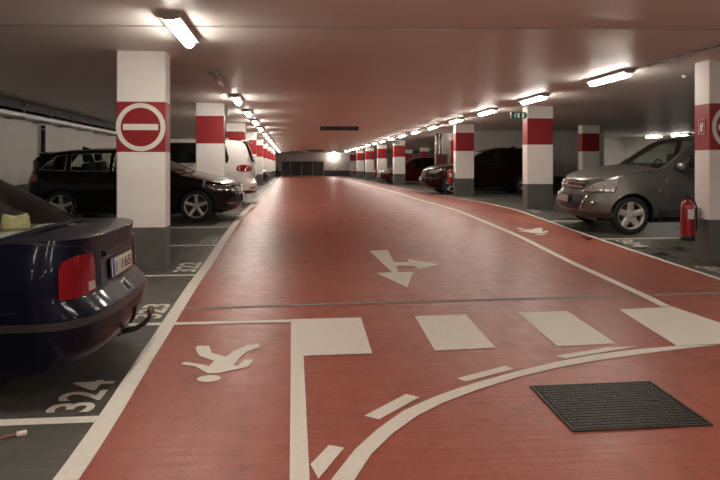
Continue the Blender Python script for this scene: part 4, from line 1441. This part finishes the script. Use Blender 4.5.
# pale sheet along the rear edge of the shelf
m2 = MB(); G = [[(3.97 - X0 + .13 * v + .02 * math.sin(u * 5), -.5 + u * .17, .940 + .005 * math.sin(u * 4 + v * 3)) for v in (0, .5, 1)] for u in range(7)]
m2.grid(G); m2.build('rear_shelf_cover', simple('pale_grey_cloth', (.62, .60, .54), .8), sroot)
tail_x = -1.0

# straw hat resting on the parcel shelf
hat = empty('straw_hat', (-1.80, 4.54, FZ(4.5) + .916), (0, 0, .5))
m2 = MB()
R = []
for i in range(33):
    t = 2 * PI * i / 32
    row_ = []
    for rr in (.088, .12, .16, .185):
        row_.append((rr * 1.12 * math.cos(t), rr * math.sin(t), .004 + .012 * (rr - .088) / .1 * (1 + math.cos(2 * t)) * .6))
    R.append(row_)
m2.grid(R); m2.build('brim', M_STRAW, hat)
m2 = MB(); R = []
for (rr, zz) in ((.089, .002), (.087, .05), (.080, .095), (.066, .112), (.035, .102), (.0, .094)):
    R.append([(rr * 1.12 * math.cos(2 * PI * i / 32), rr * math.sin(2 * PI * i / 32) * (1 - .15 * (zz > .09)), zz + (.012 if zz > .09 else 0) * math.cos(4 * PI * i / 32)) for i in range(33)])
m2.grid(R); m2.build('crown', M_STRAW, hat)
m2 = MB(); m2.grid([[(.0905 * 1.12 * math.cos(2 * PI * i / 32), .0905 * math.sin(2 * PI * i / 32), zz) for i in range(33)] for zz in (.006, .028)]); m2.build('hat_band', simple('faded_band', (.28, .23, .12), .8), hat)
hat.scale = (.9, .9, .95)
tag(hat, 'straw hat lying on the shelf behind the rear window of the dark saloon', 'hat')

# ============ silver-grey off-roader on the right, nose towards the aisle
P_GREY = car_paint('graphite_grey_paint', (.19, .188, .172), .65, .33)
crv = dict(L=4.60, W=1.78, H=1.69, a=.78, b=.35, p=2.3, pt=3.2, paint=P_GREY, wr=.335, ar=.385, wx=(.84, 3.47), rim=.238, tw=.215, clear=.20, belt=1.12,
           wheel=(5, .115, .105, 'w'), flare=.022,
           shoulder=[(0, .90), (.12, .94), (.4, 1.0), (1.15, 1.10), (1.45, 1.12), (3.5, 1.14), (4.6, 1.15)],
           sill=[(0, .30), (.4, .29), (.9, .30), (3.5, .30), (4.6, .34)],
           nose=[(.25, .14), (.34, .05), (.42, .005), (.52, 0), (.62, .015), (.68, .06), (.75, .075), (.88, .12), (.95, .17), (1.05, .32)],
           tail=[(.3, -.06), (.4, 0), (.6, 0), (.68, -.06), (1.1, -.07), (1.2, -.08)],
           inset=[(.2, .95), (.35, .985), (.55, 1.0), (.75, .995), (.95, .97), (1.12, .925), (1.2, .915)],
           zu=[(1.32, 1.105), (1.40, 1.13), (2.08, 1.575), (2.38, 1.655), (2.8, 1.685), (3.4, 1.675), (4.1, 1.62), (4.42, 1.30), (4.56, 1.15), (4.6, 1.15)], yr=.60,
           cowl=1.36, deck=4.5, g=(1.34, 4.58), ws=(1.38, 2.16), rg=(4.12, 4.52), crown=.035, bow=.03, rbow=.03, hood_crown=.055, deck_crown=.0,
           win_glass=[M_GLASS, M_GLASS, M_TINT], windows=[[(1.62, ('B', .025)), (2.56, ('B', .025)), (2.56, ('U', .075)), (2.22, ('U', .09))], [(2.66, ('B', .025)), (3.42, ('B', .025)), (3.42, ('U', .075)), (2.66, ('U', .07))], [(3.52, ('B', .03)), (4.2, ('B', .03)), (3.98, ('U', .08)), (3.52, ('U', .075))]],
           doors=[[(1.52, .40), (2.60, .40), (2.60, 'T'), (1.46, 'T'), (1.43, .8)], [(2.63, .40), (3.10, .40), (3.22, .72), (3.46, .8), (3.46, 'T'), (2.63, 'T')]],
           handles=[(2.46, .96, 0), (3.34, .97, 1)], seats=[(1.95, (-.37, .37)), (2.95, (-.40, .0, .40))], mirror=(1.70, 1.15), nblend=1.0)
c, croot = build_car(crv, 'off_roader', 'silver-grey off-roader parked in a right bay with its nose to the aisle')
place_car(croot, 4.97, 11.68, -1, crv)
# headlights
for o_ in overlay(c, 'headlight', [('f', .46, .735), ('f', .62, .725), ('f', .78, .73), (.49, .745), (.53, .84), (.53, .945), (.46, .945), ('f', .80, .925), ('f', .66, .90), ('f', .58, .84)], .006, M_CLEARLENS, croot): pass
for side in (1, -1):
    for (s_, z_, rr) in ((c.sf(.62), .79, .045), (c.sf(.76), .83, .055), (.46, .85, .045)):
        m2 = MB(); p_ = c.P(s_, z_, .010, side); m2.lathe([(rr, .0), (rr * .8, .006), (rr * .55, -.004), (0, .004)], 18, 'x', p_); m2.build('lamp_reflector', M_CHROME, croot)
overlay(c, 'headlight_surround', [('f', .44, .722), ('f', .62, .713), ('f', .78, .718), (.50, .733), (.545, .84), (.545, .955), (.46, .955), ('f', .79, .937), ('f', .64, .912), ('f', .56, .85)], .003, M_BLACK, croot)
# grille
midoverlay(c, 'grille', 'f', .43, .745, .90, .004, M_BLACK, croot, yt=.52)
for z_ in (.79, .86):
    midoverlay(c, 'grille_bar', 'f', .42 + (z_ - .76) * .5, z_ - .018, z_ + .018, .026, M_CHROME if z_ > .76 else M_CHROME, croot, nz=1)
m2 = MB()
pe = c.P(c.sf(.001), .84, .03, 1)
for yy in (-.045, .045): m2.box(pe + Vector((0, yy, 0)), (.012, .018, .085), mat=Matrix.Rotation(.25, 3, 'Y'), bev=.004)
m2.box(pe, (.012, .09, .016), mat=Matrix.Rotation(.25, 3, 'Y'), bev=.004); m2.build('emblem', M_CHROME, croot)
midoverlay(c, 'lower_grille', 'f', .44, .40, .655, .006, M_BLACK, croot, yt=.53)
plate(c, 'f', .565, .46, .11, .024, croot, None, False, mat=simple('dim_pinkish_plate', (.38, .27, .23), .5))
for side in (1, -1):
    m2 = MB(); m2.tube([c.P(c.sf(.58), .665, .012, side), c.P(c.sf(.545), .55, .022, side), c.P(c.sf(.50), .43, .022, side)], .013, 8); m2.build('bumper_trim', M_CHROME, croot)
    m2 = MB(); pf = c.P(c.sf(.68), .535, .006, side)
    d_ = Vector((pf.x + c.L / 2 - .9, pf.y, 0)).normalized()
    m2.tube([pf - d_ * .02, pf + d_ * .012], .05, 18); fg = m2.build('fog_light', M_BLACK, croot)
    m2 = MB(); m2.tube([pf, pf + d_ * .018], .038, 18); m2.build('fog_lens', M_CLEARLENS, fg)
    m2 = MB(); m2.tube([c.P(1.33, .76, 0, side), c.P(1.33, .76, .012, side)], .022, 12); m2.build('side_repeater', M_AMBER if False else M_CLEARLENS, croot)
overlay(c, 'bumper_skirt', [('f', 0, .27), ('f', .5, .27), (.30, .285), (.49, .30), (.50, .40), (.35, .375), ('f', .5, .36), ('f', 0, .36)], .006, simple('dark_grey_plastic', (.05, .048, .045), .5), croot)
overlay(c, 'side_cladding', [(1.36, .31), (3.05, .31), (3.05, .42), (1.36, .42)], .014, simple('dark_grey_plastic', (.05, .048, .045), .5), croot)
overlay(c, 'side_moulding', [(1.50, .63), (2.58, .63), (2.58, .68), (1.50, .68)], .014, P_GREY, croot)
overlay(c, 'side_moulding', [(2.65, .63), (3.12, .63), (3.18, .68), (2.65, .68)], .014, P_GREY, croot)
for side in (1, -1):
    m2 = MB(); m2.box(c.P(1.33, .33, -.02, side), (.03, .22, .22), bev=.006); m2.build('mud_flap', M_BLACK, croot)
    m2 = MB(); m2.tube([c.T(2.5, side * .86, .0), c.T(2.56, side * .86, .045), c.T(3.2, side * .86, .05), c.T(3.9, side * .86, .045), c.T(3.98, side * .86, 0)], .014, 8); m2.build('roof_rail', M_BLACK, croot)
m2 = MB()
for y_ in (-.45, .05):
    m2.tube([c.T(1.27, y_ / .75, .02), c.T(1.36, (y_ + .28) / .75, .018), c.T(1.45, (y_ + .5) / .8, .016)], .009, 6)
m2.build('wiper', M_BLACK, croot)
m2 = MB(); pm = c.T(2.12, 0, -.06); m2.box(pm, (.04, .22, .06), bev=.01); m2.build('interior_mirror', M_BLACK, croot)
m2 = MB(); pm = c.T(1.80, -.2, -.01); m2.box(pm, (.002, .07, .07), mat=Matrix.Rotation(-1.0, 3, 'Y')); m2.build('sticker', M_WHITEP, croot)

# ============ black hatchback on the left, nose towards the aisle
P_BLK = car_paint('black_metallic_paint', (.014, .0145, .0155), .35, .22)
hat_ = dict(L=4.31, W=1.785, H=1.385, a=.72, b=.42, p=2.35, pt=2.7, paint=P_BLK, wr=.315, ar=.348, wx=(.86, 3.49), rim=.225, tw=.22, clear=.15, belt=.93,
            wheel=(5, .060, .075, 'v'), alloy=M_ALLOY,
            shoulder=[(0, .665), (.15, .72), (.6, .81), (1.2, .905), (1.6, .93), (3.4, .97), (4.31, .985)],
            sill=[(0, .20), (.5, .17), (.9, .19), (3.5, .19), (4.31, .28)],
            nose=[(.18, .10), (.25, .03), (.35, .0), (.5, 0), (.62, .03), (.72, .09), (.85, .25)],
            tail=[(.2, -.1), (.35, -.01), (.5, 0), (.6, -.03), (.8, -.05), (1.0, -.12)],
            inset=[(.15, .93), (.3, .975), (.5, 1.0), (.65, .998), (.80, .98), (.93, .93), (1.0, .91)],
            zu=[(1.15, .91), (1.28, .97), (1.95, 1.28), (2.3, 1.365), (2.7, 1.375), (3.3, 1.355), (3.9, 1.29), (4.1, 1.16), (4.24, 1.0), (4.31, 1.0)], yr=.53,
            cowl=1.20, deck=4.2, g=(1.18, 4.30), ws=(1.24, 2.02), rg=(3.94, 4.22), crown=.03, bow=.12, rbow=.03, hood_crown=.05, deck_crown=0,
            windows=[[(1.70, ('B', .02)), (2.50, ('B', .02)), (2.50, ('U', .06)), (2.12, ('U', .065))], [(2.58, ('B', .02)), (3.30, ('B', .02)), (3.34, ('U', .06)), (2.58, ('U', .06))], [(3.42, ('B', .02)), (3.90, ('B', .03)), (3.62, ('U', .075)), (3.42, ('U', .065))]],
            win_glass=M_GLASS, win_trim=M_CHROME,
            doors=[[(1.45, .26), (2.52, .26), (2.52, 'T'), (1.40, 'T'), (1.38, .6)], [(2.55, .26), (3.05, .26), (3.2, .62), (3.40, .72), (3.40, 'T'), (2.55, 'T')]],
            handles=[(2.36, .80, 0), (3.26, .82, 1)], seats=[(1.9, (-.36, .36)), (2.75, (-.38, .38))], mirror=(1.72, .97), nblend=.9)
for k_ in ('shoulder', 'sill', 'zu', 'windows', 'doors', 'handles', 'seats'):
    f_ = .945
    if k_ in ('shoulder', 'sill', 'zu', 'handles', 'seats'): hat_[k_] = [(q_[0] * f_,) + tuple(q_[1:]) for q_ in hat_[k_]]
    else: hat_[k_] = [[(x_ * f_, z_) for x_, z_ in w_] for w_ in hat_[k_]]
for k_ in ('wx', 'g', 'ws', 'rg'): hat_[k_] = tuple(v_ * .945 for v_ in hat_[k_])
hat_['L'] *= .945; hat_['cowl'] *= .945; hat_['deck'] *= .945
c, aroot = build_car(hat_, 'hatchback_car', 'black metallic hatchback behind the near left pillar, nose to the aisle')
place_car(aroot, -1.0, 13.72, 1, hat_)
overlay(c, 'headlight', [('f', .50, .60), ('f', .62, .595), ('f', .74, .605), (.46, .635), (.62, .70), (.60, .725), (.44, .72), ('f', .72, .705), ('f', .55, .675)], .005, simple('smoked_lens', (.10, .10, .105), .08, .2, 1), aroot)
for side in (1, -1):
    m2 = MB(); m2.tube([c.P(a_, b_, .010, side) for a_, b_ in [c.pt(q_) for q_ in (('f', .55, .66), ('f', .66, .69), (.42, .708), (.58, .718))]], .007, 6); m2.build('daytime_light', M_CHROME, aroot)
    m2 = MB(); m2.tube([c.P(a_, b_, .010, side) for a_, b_ in [c.pt(q_) for q_ in (('f', .53, .615), ('f', .66, .612), (.42, .64))]], .008, 6); m2.build('headlight_chrome', M_CHROME, aroot)
    m2 = MB(); p_ = c.P(c.sf(.66), .65, .008, side); m2.lathe([(.035, 0), (.028, .004), (0, .007)], 16, 'x', p_); m2.build('lamp_reflector', M_CHROME, aroot)
midoverlay(c, 'grille', 'f', .36, .34, .70, .006, M_BLACK, aroot, yt=.46)
for z_ in (.38, .43, .48, .53, .58, .63): midoverlay(c, 'grille_bar', 'f', .36 + (z_ - .34) * .25, z_ - .005, z_ + .005, .012, M_STEEL, aroot, nz=1)
m2 = MB()
for yy in (-.09, -.03, .03, .09):
    pe = c.P(c.sf(abs(yy)), .645, .022, 1 if yy > 0 else -1); m2.tube([pe + Vector((0, .038 * math.cos(t), .038 * math.sin(t))) for t in [2 * PI * i / 16 for i in range(17)]], .005, 6, caps=False)
m2.build('emblem', M_CHROME, aroot)
plate(c, 'f', .43, .50, .11, .016, aroot, None, True)
overlay(c, 'air_intake', [('f', .50, .27), ('f', .68, .28), ('f', .76, .38), ('f', .66, .44), ('f', .52, .40)], .005, M_BLACK, aroot)
overlay(c, 'intake_trim', [('f', .55, .335), ('f', .72, .355), ('f', .72, .37), ('f', .55, .35)], .012, M_STEEL, aroot)
overlay(c, 'tail_light', [(3.72, .80), (3.82, .78), ('r', .70, .78), ('r', .55, .80), ('r', .55, .90), ('r', .70, .92), (3.78, .91)], .006, M_DREDLENS, aroot)
m2 = MB(); m2.add([c.T(2.98, 0, 0), c.T(3.10, -.02, 0), c.T(3.10, .02, 0), c.T(3.13, 0, .055), c.T(3.15, 0, 0)], [(0, 1, 3), (0, 3, 2), (1, 4, 3), (2, 3, 4)]); m2.build('antenna_fin', M_BLACK, aroot)
m2 = MB(); m2.grid([[c.T(3.64, t, .006) for t in [-.95 + 1.9 * i / 10 for i in range(11)]], [c.T(3.67, t, .012) + Vector((.12, 0, .0)) for t in [-.95 + 1.9 * i / 10 for i in range(11)]], [c.T(3.70, t, -.02) + Vector((.04, 0, 0)) for t in [-.95 + 1.9 * i / 10 for i in range(11)]]]); m2.build('roof_spoiler', P_BLK, aroot)
overlay(c, 'sill_trim', [(1.35, .20), (3.0, .20), (3.0, .235), (1.35, .235)], .010, M_BLACK, aroot)

# ============ generic faces for the more distant cars
def front_face(c, root, zh, zg, detail=True, lens=simple('dim_lens', (.20, .19, .18), .12, .2, .5), ptext=None, bar=3, fog=True, zp=None, platemat=None):
    z0, z1 = zh
    W_ = c.W / 2
    overlay(c, 'headlight', [('f', W_ * .56, z0 + .02), ('f', W_ * .80, z0), (.42, z0 + .04), (.60, z1 - .02), (.50, z1), ('f', W_ * .84, z1 - .01), ('f', W_ * .62, z1 - .03)], .006, lens, root)
    for side in (1, -1):
        for k_, yy in enumerate((.66, .80)):
            m2 = MB(); p_ = c.P(c.sf(W_ * yy), (z0 + z1) / 2 + .01, .010, side); m2.lathe([(.036, 0), (.028, .005), (0, .008)], 14, 'x', p_); m2.build('lamp_reflector', M_CHROME, root)
        if fog:
            m2 = MB(); p_ = c.P(c.sf(W_ * .74), z0 - .26, .004, side); m2.lathe([(.05, 0), (.045, -.008), (0, -.012)], 14, 'x', p_); m2.build('fog_light', M_CLEARLENS, root)
    midoverlay(c, 'grille', 'f', W_ * .42, zg[0], zg[1], .006, M_BLACK, root, yt=W_ * .5)
    for i in range(bar):
        z_ = zg[0] + (zg[1] - zg[0]) * (i + .5) / bar
        midoverlay(c, 'grille_bar', 'f', W_ * .42, z_ - .008, z_ + .008, .014, M_CHROME, root, nz=1)
    midoverlay(c, 'lower_grille', 'f', W_ * .5, zg[0] - .3, zg[0] - .12, .005, M_BLACK, root)
    plate(c, 'f', zp or (zg[0] - .06), .50, .11, .016, root, None, True, mat=platemat)


def rear_lights(c, root, z0, z1, x0, mat=M_REDLENS, yin=.52):
    W_ = c.W / 2
    return overlay(c, 'tail_light', [(x0, z0 + .04), (x0 + .16, z0), ('r', W_ * .86, z0), ('r', W_ * yin, z0 + .03), ('r', W_ * yin, z1 - .02), ('r', W_ * .8, z1), (x0 + .12, z1), (x0 + .02, z1 - .04)], .008, mat, root)


# ============ white people carrier on the left, tail towards the aisle
P_WHT = car_paint('white_paint', (.72, .69, .65), .0, .3)
van = dict(L=4.85, W=1.90, H=1.70, a=.75, b=.40, p=2.3, pt=3.0, paint=P_WHT, wr=.33, ar=.37, wx=(.95, 3.87), rim=.215, tw=.215, clear=.16, belt=1.05,
           wheel=(5, .08, .08, 'w'),
           shoulder=[(0, .80), (.3, .90), (1.0, 1.02), (1.4, 1.04), (3.8, 1.06), (4.85, 1.06)],
           sill=[(0, .22), (.9, .20), (3.9, .22), (4.85, .30)],
           nose=[(.2, .1), (.35, 0), (.55, 0), (.8, .12), (1.0, .3)],
           tail=[(.25, -.10), (.34, -.02), (.45, 0), (.56, 0), (.64, -.05), (.8, -.06), (1.0, -.07), (1.1, -.08)],
           inset=[(.15, .95), (.3, .98), (.5, 1.0), (.75, .995), (.95, .97), (1.06, .94), (1.2, .93)],
           zu=[(.95, 1.02), (1.1, 1.09), (1.9, 1.50), (2.3, 1.64), (2.8, 1.70), (3.6, 1.695), (4.45, 1.645), (4.60, 1.55), (4.77, 1.10), (4.85, 1.07)], yr=.70,
           cowl=1.0, deck=4.7, g=(.98, 4.83), ws=(1.05, 1.98), rg=(4.52, 4.765), crown=.03, bow=.14, rbow=.03, hood_crown=.05, deck_crown=0,
           windows=[[(1.6, ('B', .03)), (2.5, ('B', .03)), (2.5, ('U', .09)), (2.1, ('U', .09))], [(2.6, ('B', .03)), (3.55, ('B', .03)), (3.55, ('U', .09)), (2.6, ('U', .09))], [(3.66, ('B', .04)), (4.16, ('B', .04)), (4.18, 1.20), (4.10, ('U', .16)), (4.0, ('U', .10)), (3.66, ('U', .09))]],
           gt=.97,
           doors=[[(1.4, .3), (2.5, .3), (2.5, 'T'), (1.4, 'T')], [(2.55, .3), (3.45, .3), (3.55, .7), (3.6, 'T'), (2.55, 'T')]], rear_glass=M_PRIV,
           handles=[(2.35, .88, 0), (2.7, .88, 1)], seats=[(1.9, (-.4, .4)), (2.8, (-.42, .42))], mirror=(1.6, 1.1), tblend=.7,
           seams=[[(3.66, 1.03), (4.3, 1.03)]])
c, vroot = build_car(van, 'people_carrier', 'white people carrier parked tail-out between left pillars behind the black hatchback')
place_car(vroot, -.95 - 4.85, 18.2, -1, van)
rear_lights(c, vroot, .86, 1.03, 4.40, M_REDLENS, .60)
overlay(c, 'bumper_strip', [('r', .82, .41), ('r', .45, .41), ('r', .45, .44), ('r', .82, .44)], .006, M_REDLENS, vroot)
overlay(c, 'bumper_skirt', [(4.45, .30), ('r', .6, .29), ('r', 0, .29), ('r', 0, .36), ('r', .6, .36), (4.45, .37)], .006, M_BLACK, vroot)
plate(c, 'r', .76, .50, .11, .012, vroot, None, True)
m2 = MB(); m2.box((4.60 - 4.85 / 2, 0, 1.665), (.22, 1.2, .03), mat=Matrix.Rotation(.08, 3, 'Y'), bev=.01); m2.build('roof_spoiler', P_WHT, vroot)
for side in (1, -1):
    m2 = MB(); m2.tube([c.T(2.3, side * .9, .0), c.T(2.4, side * .9, .04), c.T(3.3, side * .9, .045), c.T(4.1, side * .9, .04), c.T(4.2, side * .9, 0)], .014, 8); m2.build('roof_rail', M_STEEL, vroot)
m2 = MB(); m2.tube([c.P(c.sr(.05), 1.14, .02, 1), c.P(c.sr(.05), 1.14, .05, 1) + Vector((-.05, .25, .12)), Vector((4.66 - 2.42, .45, 1.30))], .010, 6); m2.build('rear_wiper', M_BLACK, vroot)

# ============ brown off-roader, right
P_BRN = car_paint('dark_brown_metallic_paint', (.016, .006, .003), .4, .3, coat=.25)
suv = dict(crv); suv.update(L=4.64, W=1.86, H=1.66, paint=P_BRN, flare=.015, wheel=(5, .06, .09, 'v'), win_glass=M_TINT, wr=.36, ar=.405, rim=.245, wx=(.94, 3.62),
                            shoulder=[(0, .84), (.12, .90), (.4, .97), (1.15, 1.05), (1.45, 1.07), (3.5, 1.10), (4.64, 1.1)],
                            zu=[(1.32, 1.06), (1.40, 1.09), (2.1, 1.49), (2.45, 1.60), (2.9, 1.66), (3.4, 1.65), (4.1, 1.58), (4.4, 1.30), (4.6, 1.10), (4.64, 1.1)],
                            g=(1.34, 4.63), ws=(1.38, 2.2), rg=(4.16, 4.55), deck=4.55,
                            doors=[[(1.60, .40), (2.60, .40), (2.60, 'T'), (1.50, 'T'), (1.50, .8)], [(2.63, .40), (3.2, .40), (3.32, .76), (3.5, .85), (3.55, 'T'), (2.63, 'T')]])
c, nroot = build_car(suv, 'off_roader', 'dark brown off-roader whose nose pokes out behind a right pillar')
place_car(nroot, 4.70, 23.75, -1, suv)
front_face(c, nroot, (.74, .90), (.60, .84), bar=4, platemat=simple('dim_plate', (.5, .46, .4), .5))
rear_lights(c, nroot, .86, 1.03, 4.25)
m2 = MB(); m2.add([c.T(3.30, 0, 0), c.T(3.5, -.04, 0), c.T(3.5, .04, 0), c.T(3.5, 0, .08), c.T(3.58, 0, 0)], [(0, 1, 3), (0, 3, 2), (1, 4, 3), (2, 3, 4)]); m2.build('antenna_fin', M_BLACK, nroot)

# ============ dark red car, right, farther
P_DRD = car_paint('wine_red_paint', (.055, .003, .005), .3, .3, coat=.25)
sml = dict(hat_); sml.update(paint=P_DRD, H=1.49, win_glass=M_TINT, win_trim=None, zu=[(1.09, .90), (1.21, .95), (1.85, 1.36), (2.2, 1.46), (2.6, 1.49), (3.1, 1.47), (3.65, 1.38), (3.86, 1.2), (4.0, .99), (4.07, .99)])
del sml['win_trim']
c, rroot = build_car(sml, 'hatchback_car', 'wine red car half hidden by a distant right pillar')
place_car(rroot, 5.02, 37.6, -1, sml)
front_face(c, rroot, (.58, .73), (.50, .68))
rear_lights(c, rroot, .78, .92, 3.70)
P_SLV = car_paint('silver_paint', (.40, .40, .39), .7, .3)
sl2 = dict(sml); sl2['paint'] = P_SLV
c, groot = build_car(sl2, 'hatchback_car', 'distant pale silver car behind the wine red car')
place_car(groot, 5.25, 40.1, -1, sl2)
front_face(c, groot, (.58, .73), (.50, .68)); rear_lights(c, groot, .78, .92, 3.70)
P_DK = car_paint('charcoal_paint', (.02, .02, .022), .4, .3)
sl3 = dict(sml); sl3['paint'] = P_DK
c, droot = build_car(sl3, 'hatchback_car', 'distant black car showing between far left pillars')
place_car(droot, -1.35, 39.6, 1, sl3)
front_face(c, droot, (.58, .73), (.50, .68)); rear_lights(c, droot, .78, .92, 3.70)
